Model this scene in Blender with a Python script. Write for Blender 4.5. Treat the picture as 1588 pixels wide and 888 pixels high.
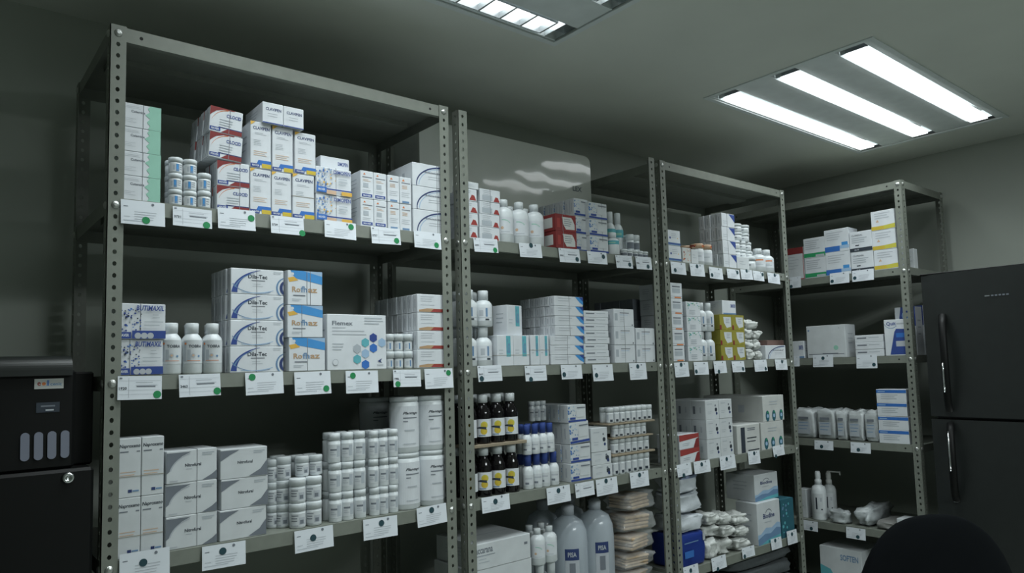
import bpy, math, random
from mathutils import Vector, Matrix, noise
random.seed(7)
for o in list(bpy.data.objects): bpy.data.objects.remove(o)
SC = bpy.context.scene
COL = SC.collection

# ------------------------------------------------------------------ camera, light, exposure
CAMPOS = Vector((-0.29991, -1.70956, -0.75205))
Rv = Vector((0.77348974, -0.63319867, -0.02780431)); Uv = Vector((-0.0309048, -0.08149581, 0.99619442)); Fv = Vector((0.63305491, 0.76968687, 0.08260505))
cd = bpy.data.cameras.new('camera'); cam = bpy.data.objects.new('camera', cd); COL.objects.link(cam)
cam.matrix_world = Matrix(((Rv.x, Uv.x, -Fv.x, CAMPOS.x), (Rv.y, Uv.y, -Fv.y, CAMPOS.y), (Rv.z, Uv.z, -Fv.z, CAMPOS.z), (0, 0, 0, 1)))
cd.sensor_width = 36.0; cd.lens = 1120.817 * 36.0 / 1588.0
cd.shift_y = 33.035 / 1588.0
cd.clip_start = 0.02
SC.camera = cam
SC.view_settings.view_transform = 'Standard'; SC.view_settings.look = 'None'
SC.view_settings.gamma = 1.0; SC.view_settings.use_curve_mapping = False
SC.view_settings.exposure = 0.0
w = bpy.data.worlds.new('dim_room_world'); SC.world = w; w.use_nodes = True
w.node_tree.nodes['Background'].inputs[0].default_value = (0.75, 0.95, 0.9, 1)
w.node_tree.nodes['Background'].inputs[1].default_value = 0.004

CEIL = 0.235; FLOOR = -2.15; WALLY = 0.50; WALLX = 3.52
TUBE_W = 3.0           # watts per trough lamp
TUBE_COL = (0.90, 0.99, 1.0)
TROUGH_Y = (-0.215, -0.448, -0.68)
FILLX = 1.55; FILLDY = 2.0  # placement of the added, unseen fill fixture behind the camera
def area(name, x, y, z, sx, sy, energy, spread, col=TUBE_COL):
    l = bpy.data.lights.new(name, 'AREA'); l.shape = 'RECTANGLE'; l.size = sx; l.size_y = sy
    l.energy = energy; l.color = col; l.spread = math.radians(spread)
    o = bpy.data.objects.new(name, l); COL.objects.link(o); o.location = (x, y, z)
    return o
for fx, k in ((0.5675, 1.0), (2.57, 0.72)):
    for ty in TROUGH_Y:
        area('tube_light', fx, ty, CEIL - 0.010, 1.08, 0.07, TUBE_W*k, 124)
for ty in TROUGH_Y:
    area('tube_light', FILLX, ty-FILLDY, CEIL - 0.010, 1.08, 0.07, TUBE_W*4.3, 176)  # fill light, added out of view to brighten the carton fronts

# ------------------------------------------------------------------ materials
M = {}
def mat(name, col, rough=0.6, metal=0.0, noise_amt=0.06, scale=18.0, spec=0.35, bump=0.0, emit=None, es=1.0, alpha=1.0, trans=0.0, coat=0.0):
    m = bpy.data.materials.new(name); m.use_nodes = True; nt = m.node_tree; b = nt.nodes['Principled BSDF']
    b.inputs['Roughness'].default_value = rough; b.inputs['Metallic'].default_value = metal
    b.inputs['Specular IOR Level'].default_value = spec
    b.inputs['Alpha'].default_value = alpha; b.inputs['Transmission Weight'].default_value = trans
    b.inputs['Coat Weight'].default_value = coat
    tc = nt.nodes.new('ShaderNodeTexCoord'); n = nt.nodes.new('ShaderNodeTexNoise'); n.inputs['Scale'].default_value = scale; n.inputs['Detail'].default_value = 4
    nt.links.new(tc.outputs['Object'], n.inputs['Vector'])
    r = nt.nodes.new('ShaderNodeValToRGB'); r.color_ramp.elements[0].position = 0.3; r.color_ramp.elements[1].position = 0.7
    lo = [max(0, c * (1 - noise_amt)) for c in col]; hi = [min(1, c * (1 + noise_amt)) for c in col]
    r.color_ramp.elements[0].color = (*lo, 1); r.color_ramp.elements[1].color = (*hi, 1)
    nt.links.new(n.outputs['Fac'], r.inputs['Fac']); nt.links.new(r.outputs['Color'], b.inputs['Base Color'])
    if bump:
        bp = nt.nodes.new('ShaderNodeBump'); bp.inputs['Strength'].default_value = bump; bp.inputs['Distance'].default_value = 0.004
        nt.links.new(n.outputs['Fac'], bp.inputs['Height']); nt.links.new(bp.outputs['Normal'], b.inputs['Normal'])
    if emit:
        b.inputs['Emission Color'].default_value = (*emit, 1); b.inputs['Emission Strength'].default_value = es
    M[name] = m; return m
mat('wall', (0.41, 0.44, 0.395), 0.75, scale=3, noise_amt=0.04)
mat('ceiling', (0.73, 0.755, 0.70), 0.8, scale=2.5, noise_amt=0.05)
mat('floor', (0.36, 0.385, 0.35), 0.5, scale=4, noise_amt=0.1)
mat('rack', (0.20, 0.215, 0.185), 0.45, scale=30, noise_amt=0.07, spec=0.5)
mat('rackdark', (0.02, 0.022, 0.02), 0.8)
mat('bolt', (0.55, 0.56, 0.54), 0.35, metal=0.9)
mat('white', (0.67, 0.70, 0.735), 0.55)
mat('white2', (0.60, 0.63, 0.65), 0.6)
mat('kraftwhite', (0.56, 0.575, 0.56), 0.7)
mat('paper', (0.70, 0.74, 0.79), 0.7, noise_amt=0.03)
mat('plastic', (0.70, 0.74, 0.76), 0.33, spec=0.5)
mat('ghost', (0.42, 0.46, 0.50), 0.7)
mat('grey', (0.17, 0.19, 0.22), 0.7)
mat('shadedspine', (0.20, 0.22, 0.25), 0.7)  # shelf-back shadow painted into the colour of the rear cartons
mat('ltgrey', (0.45, 0.48, 0.52), 0.7)
mat('ink', (0.035, 0.045, 0.06), 0.6)
mat('inknavy', (0.03, 0.05, 0.15), 0.6)
mat('navy', (0.035, 0.07, 0.27), 0.6)
mat('blue', (0.04, 0.16, 0.50), 0.6)
mat('skyblue', (0.06, 0.28, 0.62), 0.6)
mat('ltblue', (0.33, 0.48, 0.66), 0.6)
mat('bluegrey', (0.15, 0.26, 0.42), 0.6)
mat('red', (0.32, 0.05, 0.045), 0.6)
mat('crimson', (0.215, 0.03, 0.03), 0.6)
mat('orange', (0.66, 0.22, 0.08), 0.6)
mat('amber', (0.70, 0.42, 0.08), 0.6)
mat('bronze', (0.46, 0.30, 0.17), 0.6)
mat('peach', (0.62, 0.43, 0.30), 0.6)
mat('yellow', (0.58, 0.43, 0.05), 0.6)
mat('lemon', (0.55, 0.50, 0.07), 0.6)
mat('olive', (0.30, 0.27, 0.045), 0.65)
mat('mint', (0.30, 0.56, 0.45), 0.6)
mat('teal', (0.12, 0.42, 0.48), 0.6)
mat('darkteal', (0.03, 0.12, 0.16), 0.6)
mat('green', (0.03, 0.30, 0.12), 0.6)
mat('dotgreen', (0.015, 0.22, 0.075), 0.6)
mat('dotgreen_shaded', (0.02, 0.06, 0.075), 0.6)  # same green dot, dim light on its shelves mixed into the colour
mat('tan', (0.50, 0.37, 0.24), 0.85, bump=0.4, scale=60, noise_amt=0.15)
mat('card', (0.30, 0.25, 0.18), 0.85)
mat('band', (0.33, 0.30, 0.24), 0.6)
mat('bandgrey', (0.22, 0.23, 0.25), 0.6)
mat('brownglass', (0.006, 0.005, 0.006), 0.1, spec=0.45)
mat('gauze', (0.62, 0.64, 0.62), 0.7, bump=1.0, scale=30, noise_amt=0.16)
mat('bagplastic', (0.62, 0.66, 0.70), 0.3, bump=0.8, scale=14, noise_amt=0.12)
mat('bagblue', (0.02, 0.045, 0.24), 0.35, bump=0.5, scale=12)
mat('bagtop', (0.32, 0.38, 0.55), 0.3, bump=0.8, scale=14)
mat('pouchm', (0.50, 0.53, 0.54), 0.3, bump=0.8, scale=18, noise_amt=0.15)
mat('clearm', (0.42, 0.45, 0.46), 0.2, bump=0.9, scale=22, noise_amt=0.3)
mat('greym', (0.27, 0.27, 0.26), 0.5, bump=0.6, scale=20, noise_amt=0.2)
mat('clothm', (0.085, 0.095, 0.10), 0.9, bump=0.5, scale=50)
mat('reddishm', (0.16, 0.10, 0.085), 0.7)
mat('fluid', (0.66, 0.73, 0.80), 0.15, trans=0.1, noise_amt=0.02, spec=0.6, alpha=0.62)
mat('film', (0.85, 0.88, 0.9), 0.12, alpha=0.22, noise_amt=0.02, spec=0.8, bump=0.7, scale=16)
mat('black', (0.004, 0.0045, 0.0045), 0.5, spec=0.25)
mat('fridge', (0.018, 0.021, 0.020), 0.38, noise_amt=0.08, scale=25, spec=0.5)
mat('blackfab', (0.005, 0.006, 0.007), 0.95, spec=0.05)
mat('rubber', (0.006, 0.006, 0.006), 0.7)
mat('chrome', (0.75, 0.77, 0.78), 0.18, metal=1.0)
mat('alu', (0.50, 0.53, 0.54), 0.3, metal=0.85)
mat('fixture', (0.75, 0.8, 0.8), 0.5, noise_amt=0.05)
mat('tube', (0.9, 0.95, 1.0), 0.4, emit=(0.95, 0.99, 1.0), es=2.2)
mat('lampbtn', (0.13, 0.145, 0.18), 0.4, emit=(0.45, 0.52, 0.66), es=0.06)
mat('acwhite', (0.68, 0.70, 0.66), 0.10, spec=0.6, noise_amt=0.01, coat=1.0)
mat('acbody', (0.6, 0.62, 0.6), 0.45)
# gentle waviness of the air conditioner's glossy cover
nt = M['acwhite'].node_tree; tc = nt.nodes.new('ShaderNodeTexCoord'); nn = nt.nodes.new('ShaderNodeTexNoise')
nn.inputs['Scale'].default_value = 5.0; nn.inputs['Detail'].default_value = 1.0
bp = nt.nodes.new('ShaderNodeBump'); bp.inputs['Strength'].default_value = 0.4; bp.inputs['Distance'].default_value = 0.01
nt.links.new(tc.outputs['Object'], nn.inputs['Vector']); nt.links.new(nn.outputs['Fac'], bp.inputs['Height'])
nt.links.new(bp.outputs['Normal'], nt.nodes['Principled BSDF'].inputs['Normal']); nt.links.new(bp.outputs['Normal'], nt.nodes['Principled BSDF'].inputs['Coat Normal'])

# ------------------------------------------------------------------ mesh collecting
TXT = {}
def text_geo(s):
    if s in TXT: return TXT[s]
    c = bpy.data.curves.new('tmp', 'FONT'); c.body = s; c.size = 1.0; c.resolution_u = 2; c.offset = 0.024
    o = bpy.data.objects.new('tmp', c); COL.objects.link(o)
    bpy.context.view_layer.update()
    dg = bpy.context.evaluated_depsgraph_get()
    me = bpy.data.meshes.new_from_object(o.evaluated_get(dg))
    vs = [(v.co.x, v.co.y) for v in me.vertices]; ps = [tuple(p.vertices) for p in me.polygons]
    bpy.data.objects.remove(o); bpy.data.curves.remove(c); bpy.data.meshes.remove(me)
    xs = [v[0] for v in vs]; ys = [v[1] for v in vs]; x0, x1, y0, y1 = min(xs), max(xs), min(ys), max(ys)
    vs = [((x - x0) / (x1 - x0), (y - y0) / (y1 - y0)) for x, y in vs]
    TXT[s] = (vs, ps, (x1 - x0) / (y1 - y0)); return TXT[s]

class MB:
    def __init__(s): s.v = []; s.f = []; s.m = []; s.mats = []; s.map = lambda u, v, e: Vector((u, -e, v)); s.e = 0.0004; s.w = 1; s.h = 1
    def mi(s, m):
        if m not in s.mats: s.mats.append(m)
        return s.mats.index(m)
    def face(s, pts, m):
        b = len(s.v); s.v += [tuple(p) for p in pts]; s.f.append(tuple(range(b, b + len(pts)))); s.m.append(s.mi(m))
    def geo(s, vs, fs, m):
        b = len(s.v); s.v += [tuple(p) for p in vs]; k = s.mi(m)
        for f in fs: s.f.append(tuple(i + b for i in f)); s.m.append(k)
    def box(s, x0, y0, z0, x1, y1, z1, m, c=0.0):
        if c <= 0:
            vs = [(x0,y0,z0),(x1,y0,z0),(x1,y1,z0),(x0,y1,z0),(x0,y0,z1),(x1,y0,z1),(x1,y1,z1),(x0,y1,z1)]
            s.geo(vs, [(0,3,2,1),(4,5,6,7),(0,1,5,4),(1,2,6,5),(2,3,7,6),(3,0,4,7)], m); return
        # chamfered box
        X = (x0, x1); Y = (y0, y1); Z = (z0, z1); vs = []; idx = {}
        for i in (0,1):
            for j in (0,1):
                for k in (0,1):
                    sx = c if i == 0 else -c; sy = c if j == 0 else -c; sz = c if k == 0 else -c
                    idx[i,j,k,'x'] = len(vs); vs.append((X[i], Y[j]+sy, Z[k]+sz))
                    idx[i,j,k,'y'] = len(vs); vs.append((X[i]+sx, Y[j], Z[k]+sz))
                    idx[i,j,k,'z'] = len(vs); vs.append((X[i]+sx, Y[j]+sy, Z[k]))
        fs = []
        for i in (0,1): fs.append([idx[i,a,b,'x'] for a,b in ((0,0),(1,0),(1,1),(0,1))][::(1 if i else -1)])
        for j in (0,1): fs.append([idx[a,j,b,'y'] for a,b in ((0,0),(1,0),(1,1),(0,1))][::(-1 if j else 1)])
        for k in (0,1): fs.append([idx[a,b,k,'z'] for a,b in ((0,0),(1,0),(1,1),(0,1))][::(1 if k else -1)])
        for a in (0,1):
            for b in (0,1):
                fs.append([idx[0,a,b,'y'], idx[1,a,b,'y'], idx[1,a,b,'z'], idx[0,a,b,'z']])
                fs.append([idx[a,0,b,'x'], idx[a,1,b,'x'], idx[a,1,b,'z'], idx[a,0,b,'z']])
                fs.append([idx[a,b,0,'x'], idx[a,b,1,'x'], idx[a,b,1,'y'], idx[a,b,0,'y']])
                for k in (0,1): pass
        for i in (0,1):
            for j in (0,1):
                for k in (0,1): fs.append([idx[i,j,k,'x'], idx[i,j,k,'y'], idx[i,j,k,'z']])
        s.geo(vs, [tuple(f) for f in fs], m)
    def lathe(s, prof, m, n=20, cx=0, cy=0):
        vs = []; fs = []
        for r, z in prof:
            for i in range(n):
                a = 2*math.pi*i/n; vs.append((cx + r*math.cos(a), cy + r*math.sin(a), z))
        for k in range(len(prof)-1):
            for i in range(n):
                j = (i+1) % n; fs.append((k*n+i, k*n+j, (k+1)*n+j, (k+1)*n+i))
        fs.append(tuple(range(n))[::-1]); fs.append(tuple((len(prof)-1)*n+i for i in range(n)))
        s.geo(vs, fs, m)
    # --- printing on a mapped face, u and v run 0..1
    def pts(s, P, m):
        s.e += 0.004*s.w/s.curved if getattr(s, 'curved', 0) else 0.00004
        if getattr(s, 'curved', 0):       # cut into narrow upright strips so the print follows the round wall
            lo = min(p[0] for p in P); hi = max(p[0] for p in P); st = .12/s.curved; k0 = math.floor(lo/st); k1 = math.ceil(hi/st)
            for k in range(k0, k1):
                Q = P
                for lim, sg in ((k*st, 1), ((k+1)*st, -1)):
                    out = []
                    for i in range(len(Q)):
                        a = Q[i]; c = Q[(i+1) % len(Q)]; da = sg*(a[0]-lim); dc = sg*(c[0]-lim)
                        if da >= 0: out.append(a)
                        if da*dc < 0: t = da/(da-dc); out.append((lim, a[1]+(c[1]-a[1])*t))
                    Q = out
                    if len(Q) < 3: break
                if len(Q) >= 3: s.face([s.map(u*s.w, v*s.h, s.e) for u, v in Q], m)
            return
        s.face([s.map(u*s.w, v*s.h, s.e) for u, v in P], m)
    def R(s, a, b, c, d, m): s.pts([(a,b),(c,b),(c,d),(a,d)], m)
    def grid(s, a, b, c, d, m, n=8):
        s.e += 0.00004
        for i in range(n):
            u0 = a+(c-a)*i/n; u1 = a+(c-a)*(i+1)/n
            s.face([s.map(u*s.w, v*s.h, s.e) for u, v in ((u0,b),(u1,b),(u1,d),(u0,d))], m)
    def C(s, u, v, r, m, n=12, sq=1.0):   # r is a fraction of the width
        s.pts([(u + r*math.cos(2*math.pi*i/n + math.pi/6), v + r*s.w/s.h*sq*math.sin(2*math.pi*i/n + math.pi/6)) for i in range(n)], m)
    def arc(s, cu, cv, ru, rv, a0, a1, th, m, n=14, th1=None):
        th1 = th if th1 is None else th1
        s.e += 0.00004
        for i in range(n):
            q = []
            for t in (i, i+1):
                a = math.radians(a0+(a1-a0)*t/n); k = th+(th1-th)*t/n
                q.append(((cu+ru*math.cos(a), cv+rv*math.sin(a)), (cu+(ru-k)*math.cos(a), cv+(rv-k)*math.sin(a))))
            P = [q[0][0], q[1][0], q[1][1], q[0][1]]
            P = [(min(1,max(0,u)), min(1,max(0,v))) for u, v in P]
            s.face([s.map(u*s.w, v*s.h, s.e) for u, v in P], m)
    def T(s, t, u0, u1, v0, v1, m, sl=0.0):
        s.e += 0.010*s.w/s.curved if getattr(s, 'curved', 0) else 0.00004
        vs, ps, _ = text_geo(t)
        s.geo([s.map((u0+(u1-u0)*(x+sl*y))*s.w, (v0+(v1-v0)*y)*s.h, s.e) for x, y in vs], ps, m)
    def L(s, u0, u1, v, n, dv, m, th=0.012):
        rr = random.Random(int(u0*100)+n)
        for i in range(n): s.R(u0, v-i*dv, u1-(u1-u0)*0.35*rr.random(), v-i*dv+th, m)
    def mesh(s, name, smooth=False):
        me = bpy.data.meshes.new(name); me.from_pydata(s.v, [], s.f)
        for m in s.mats: me.materials.append(M[m])
        me.polygons.foreach_set('material_index', s.m)
        if smooth: me.polygons.foreach_set('use_smooth', [True]*len(me.polygons))
        me.update(); return me
def link(name, me, parent=None, loc=None, rz=None):
    o = bpy.data.objects.new(name, me); COL.objects.link(o)
    if parent: o.parent = parent
    if loc is not None: o.location = loc
    if rz is not None: o.rotation_euler = (0, 0, rz)
    return o
def tag(o, label, cat, group=None):
    o['label'] = label; o['category'] = cat
    n = len(label.split())
    if not 4 <= n <= 16: print('LABEL LENGTH', n, label)
    if group: o['group'] = group
    return o
def empty(name, loc, rz=0):
    o = link(name, None, None, loc, rz); o.empty_display_size = 0.05; return o
def struct(name, mb, smooth=False):
    o = link(name, mb.mesh(name, smooth)); o['kind'] = 'structure'; return o

# ------------------------------------------------------------------ room shell
XL, YB = -2.6, -4.2
m = MB(); m.box(XL-.1, YB-.1, FLOOR-.1, WALLX+.1, WALLY+.1, FLOOR, 'floor'); struct('floor', m)
m = MB(); m.box(XL-.1, WALLY, FLOOR, WALLX+.1, WALLY+.1, CEIL, 'wall'); struct('wall_back', m)
m = MB(); m.box(WALLX, YB, FLOOR, WALLX+.1, WALLY, CEIL, 'wall'); struct('wall_right', m)
m = MB(); m.box(XL-.1, YB, FLOOR, XL, WALLY, CEIL, 'wall'); struct('wall_left', m)
m = MB(); m.box(XL, YB-.1, FLOOR, WALLX, YB, CEIL, 'wall'); struct('wall_front', m)
FIX = [(-0.04, 1.175), (1.955, 3.175)]; FY = (-0.755, -0.155)
m = MB()
RF = (FILLX-.6075, FILLX+.6075)
xs = sorted([XL-.1, *FIX[0], *FIX[1], *RF, WALLX+.1]); ys = [YB-.1, FY[0]-FILLDY, FY[1]-FILLDY, FY[0], FY[1], WALLY+.1]
for i in range(7):
    for j in range(5):
        xm = (xs[i]+xs[i+1])/2
        if (j == 3 and any(a < xm < c for a, c in FIX)) or (j == 1 and RF[0] < xm < RF[1]): continue
        m.box(xs[i], ys[j], CEIL, xs[i+1], ys[j+1], CEIL+.08, 'ceiling')
m.box(XL-.1, YB-.1, CEIL+.08, WALLX+.1, WALLY+.1, CEIL+.12, 'ceiling')
struct('ceiling', m)

# ------------------------------------------------------------------ ceiling lights
def fixture(x0, x1, label, louvers, dy=0):
    root = empty('ceiling_light', (0, dy, 0)); tag(root, label, 'ceiling light', 'recessed three-lamp ceiling lights')
    y0, y1 = FY; zc = CEIL
    f = MB()   # thin frame lip, just under the ceiling surface
    for a in ((x0-.012, y0-.012, x1+.012, y0+.006), (x0-.012, y1-.006, x1+.012, y1+.012), (x0-.012, y0+.006, x0+.006, y1-.006), (x1-.006, y0+.006, x1+.012, y1-.006)):
        f.box(a[0], a[1], zc-.004, a[2], a[3], zc-.0005, 'fixture')
    f.box(x0+.001, y0+.001, zc+.062, x1-.001, y1-.001, zc+.07, 'fixture')
    link('frame', f.mesh('frame'), root)
    half = 0.047; edges = [y0+.006]
    for ty in sorted(TROUGH_Y): edges += [ty-half, ty+half]
    edges.append(y1-.006)
    for k in range(0, len(edges), 2):
        if edges[k+1]-edges[k] < .004: continue
        p = MB(); p.box(x0+.006, edges[k], zc+.001, x1-.006, edges[k+1], zc+.06, 'fixture'); link('panel', p.mesh('panel'), root)
    for ty in TROUGH_Y:
        dz = .030 if louvers else 0
        t = MB(); t.box(x0+.062, ty-.032, zc-.008+dz, x1-.062, ty+.032, zc+.006+dz, 'tube'); lt = link('lamp_strip', t.mesh('lamp_strip'), root)
        for xa, xb in ((x0+.008, x0+.05), (x1-.05, x1-.008)):
            r = MB()
            r.box(xa, ty-.045, zc+.03, xb, ty+.045, zc+.034, 'alu')
            xm = xa if xa < (x0+x1)/2 else xb-.003
            r.box(xm, ty-.045, zc+.002, xm+.003, ty+.045, zc+.03, 'chrome')
            q = x0+.05 if xa < (x0+x1)/2 else x1-.053
            r.box(q, ty-.045, zc+.001, q+.003, ty+.045, zc+.034, 'chrome')
            link('end_reflector', r.mesh('end_reflector'), root)
        if louvers:
            b = MB(); n = 15; ex = .075
            b.box(x0+ex, ty-.040, zc, x1-ex, ty-.037, zc+.020, 'alu'); b.box(x0+ex, ty+.037, zc, x1-ex, ty+.040, zc+.020, 'alu')
            for i in range(n):
                xx = x0+ex+.003+(x1-x0-2*ex-.006)*i/(n-1); b.box(xx-.003, ty-.037, zc, xx+.003, ty+.037, zc+.018, 'alu')
            link('louver_grid', b.mesh('louver_grid'), root)
    return root
fixture(*FIX[0], 'recessed ceiling light cut by top edge of the photo, directly above shelving', True)
fixture(*FIX[1], 'recessed ceiling light with three bright strips, fully in view', False)
fixture(*RF, 'added unseen fill light shaped as recessed ceiling light behind the viewer', False, -FILLDY)  # added fixture housing the fill light, never in view

# ------------------------------------------------------------------ shelving racks
PITCH = .0254
def post_mesh():
    b = MB(); th = .0018; wd = .032; top = .0178; n = 84; r = .0042
    def flange(fn, hole=True):
        zs = top
        cells = [(PITCH/2*-1+0, 0)]
        zt = top
        for i in range(n):
            zc = -PITCH*i; z1 = zt; z0 = zc-PITCH/2
            if i == n-1: z0 = FLOOR
            zt = z0
            a = [(0,z0),(wd,z0),(wd,z1),(0,z1)]
            # octagon ring
            oc = [(wd/2+r*math.cos(math.radians(225+45*k)), zc+r*1.25*math.sin(math.radians(225+45*k))) for k in range(8)]
            ou = [(0,z0),(wd/2,z0),(wd,z0),(wd,(z0+z1)/2),(wd,z1),(wd/2,z1),(0,z1),(0,(z0+z1)/2)]
            for k in range(8):
                q = (k+1) % 8
                for d in (0, th): b.face([fn(*ou[k], d), fn(*ou[q], d), fn(*oc[q], d), fn(*oc[k], d)], 'rack')
                b.face([fn(*oc[k], 0), fn(*oc[q], 0), fn(*oc[q], th), fn(*oc[k], th)], 'rack')
            for u in (0, wd): b.face([fn(u, z0, 0), fn(u, z1, 0), fn(u, z1, th), fn(u, z0, th)], 'rack')
        for z in (top, FLOOR): b.face([fn(0, z, 0), fn(wd, z, 0), fn(wd, z, th), fn(0, z, th)], 'rack')
    flange(lambda u, z, d: Vector((u, d, z))); flange(lambda u, z, d: Vector((d, u, z)))
    return b.mesh('post')
POST = post_mesh()
def shelf_mesh(W, D, lip=.032):
    b = MB(); i = .0022; t = .0012
    b.box(i, i, -t, W-i, D-i, 0, 'rack')
    b.box(i, i, -lip, W-i, i+t, -t, 'rack'); b.box(i, D-i-t, -lip, W-i, D-i, -t, 'rack')
    b.box(i, i+t, -lip, i+t, D-i-t, -t, 'rack'); b.box(W-i-t, i+t, -lip, W-i, D-i-t, -t, 'rack')
    b.box(i+t, i+t, -lip, W-i-t, i+.014, -lip+t, 'rack')
    b.box(i+.03, D/2-.04, -.016, W-i-.03, D/2+.04, -t, 'rack')
    for x in (.062, W-.062):
        b.face([(x+.004*math.cos(a*math.pi/4), i-.0003, -.016+.004*math.sin(a*math.pi/4)) for a in range(8)], 'rackdark')
    return b.mesh('shelf_board')
def bolt_mesh():
    b = MB(); b.lathe([(.0085, 0), (.0085, .001), (.0065, .0028), (.003, .0042)], 'bolt', 12); return b.mesh('bolt')
BOLT = bolt_mesh()
def rack(x, y, rz, W, D, tops, label, zoff=0):
    root = empty('shelving_rack', (x, y, zoff), rz); tag(root, label, 'shelving', 'perforated grey metal shelving racks')
    for px, py, a in ((0,0,0),(W,0,90),(W,D,180),(0,D,270)):
        link('post', POST, root, (px, py, 0), math.radians(a))
    sm = shelf_mesh(W, D)
    for k in tops:
        link('shelf_board', sm, root, (0, 0, -.381*k+.016))
        for bx, by, ax in ((.016, 0, 'f'), (W-.016, 0, 'f'), (0, .016, 'l'), (W, .016, 'r'), (0, D-.016, 'l'), (W, D-.016, 'r')):
            o = link('bolt', BOLT, root, (bx, by, -.381*k))
            o.rotation_euler = {'f': (math.pi/2, 0, 0), 'l': (0, -math.pi/2, 0), 'r': (0, math.pi/2, 0)}[ax]
    return root
RX = {1: (0, .884), 2: (.919, .899), 3: (1.848, .882)}
rack(0, 0, 0, .884, .43, range(6), 'leftmost grey perforated metal shelving rack, nearest the camera')
rack(.919, 0, 0, .899, .43, range(1, 6), 'second metal shelving rack from left, with air conditioner at its top')
rack(1.848, 0, 0, .882, .43, range(6), 'third metal shelving rack from left, before the corner')
rack(2.985, .48, -math.pi/2, .885, .452, range(6), 'metal shelving rack against right wall beside black refrigerator')

# ------------------------------------------------------------------ air conditioner behind rack 2
root = empty('air_conditioner', (1.378, .50, -.19)); tag(root, 'white wall-mounted air conditioner behind second rack top, with glossy front', 'air conditioner')
def rrect(w, h, r, n=5):
    P = []
    for cx, cz, a0 in ((w/2-r, h-r, 0), (-w/2+r, h-r, 90), (-w/2+r, r, 180), (w/2-r, r, 270)):
        for i in range(n+1):
            a = math.radians(a0+90*i/n); P.append((cx+r*math.cos(a), cz+r*math.sin(a)))
    return P
def slab(mb, P, y0, y1, m):
    n = len(P); mb.geo([(x, y0, z) for x, z in P]+[(x, y1, z) for x, z in P], [tuple(range(n)), tuple(range(2*n-1, n-1, -1))]+[(i, (i+1) % n, n+(i+1) % n, n+i) for i in range(n)], m)
b = MB(); slab(b, rrect(.80, .275, .03), -.18, -.001, 'acbody'); link('body', b.mesh('body'), root)
b = MB(); slab(b, rrect(.812, .262, .03), -.200, -.182, 'acwhite')
o = link('front_cover', b.mesh('front_cover'), root, (0, 0, .018))
b = MB(); b.w = .05; b.h = .02; b.T('LEX', 0, 1, 0, 1, 'grey'); link('logo', b.mesh('logo'), root, (.302, -.2005, .128))
b = MB(); b.box(-.36, -.178, -.006, .36, -.13, 0, 'rackdark'); link('air_vent', b.mesh('air_vent'), root)

# ------------------------------------------------------------------ stock: printing styles
def st_base(b, w, t, h, body='white', c=.0012):
    b.box(-w/2, -t/2, 0, w/2, t/2, h, body, c)
def F(b, w, t, h): b.w, b.h, b.e = w, h, .0003; b.map = lambda u, v, e: Vector((u-w/2, -t/2-e, v))
def Ls(b, w, t, h): b.w, b.h, b.e = t, h, .0003; b.map = lambda u, v, e: Vector((-w/2-e, t/2-u, v))
def Rs(b, w, t, h): b.w, b.h, b.e = t, h, .0003; b.map = lambda u, v, e: Vector((w/2+e, -t/2+u, v))
def Ts(b, w, t, h): b.w, b.h, b.e = w, t, .0003; b.map = lambda u, v, e: Vector((u-w/2, -t/2+v, h+e))
def dots(b, n, u0, v0, u1, v1, mats, r0, r1, seed):
    rr = random.Random(seed)
    for i in range(n):
        f = rr.random()**1.3
        b.C(u0+(u1-u0)*f, v0+(v1-v0)*rr.random(), r0+(r1-r0)*rr.random()*(1-.5*f), mats[rr.randrange(len(mats))], 6)
def s_zigzag(b):
    b.T('Cutamina', .25, .6, .62, .72, 'grey'); b.L(.05, .5, .86, 2, .06, 'ltgrey', .012); b.L(.05, .4, .35, 3, .07, 'ghost', .01)
    P = [(1, 0), (1, 1)]
    P = [(1,0),(1,1),(.72,1),(.66,.87),(.72,.75),(.6,.6),(.72,.45),(.64,.3),(.72,.15),(.66,0)]
    b.pts(P, 'mint')
def s_redarc(b):
    b.pts([(0,.62),(0,1),(.75,1),(.72,.96),(.4,.94),(.18,.84),(.07,.72)], 'crimson'); b.arc(.62, .3, .58, .66, 98, 165, .03, 'orange', 10, .005)
    b.pts([(.36,.03),(1,.03),(1,.2),(.55,.2)], 'crimson'); b.R(.28, .2, 1, .24, 'inknavy'); b.R(.02, .06, .34, .2, 'navy'); b.T('MAVER', .06, .3, .09, .17, 'white')
    b.T('CILOCID', .5, .95, .66, .8, 'navy'); b.L(.3, .8, .52, 3, .1, 'ghost', .03)
def s_clavi(b):
    b.T('CLAVIPEN', .12, .92, .83, .9, 'inknavy'); b.L(.2, .8, .76, 2, .03, 'ltgrey', .01); b.L(.15, .6, .6, 4, .035, 'ghost', .008); b.L(.15, .85, .36, 3, .04, 'peach', .01)
    b.pts([(0,.02),(.45,.02),(.45,.1),(.0,.1)], 'navy'); b.pts([(.3,.1),(.38,.18),(1,.18),(1,.11),(.45,.08)], 'blue'); b.R(.55, .02, 1, .11, 'yellow'); b.T('MAVER', .08, .42, .04, .08, 'white')
    b.pts([(0,1),(.25,1),(.05,.93),(0,.92)], 'amber')
def s_clavitop(b):
    b.T('CLAVIPEN', .15, .9, .62, .76, 'inknavy'); b.L(.25, .85, .46, 2, .12, 'ltgrey', .03); b.R(0, 0, 1, .05, 'navy')
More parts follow.
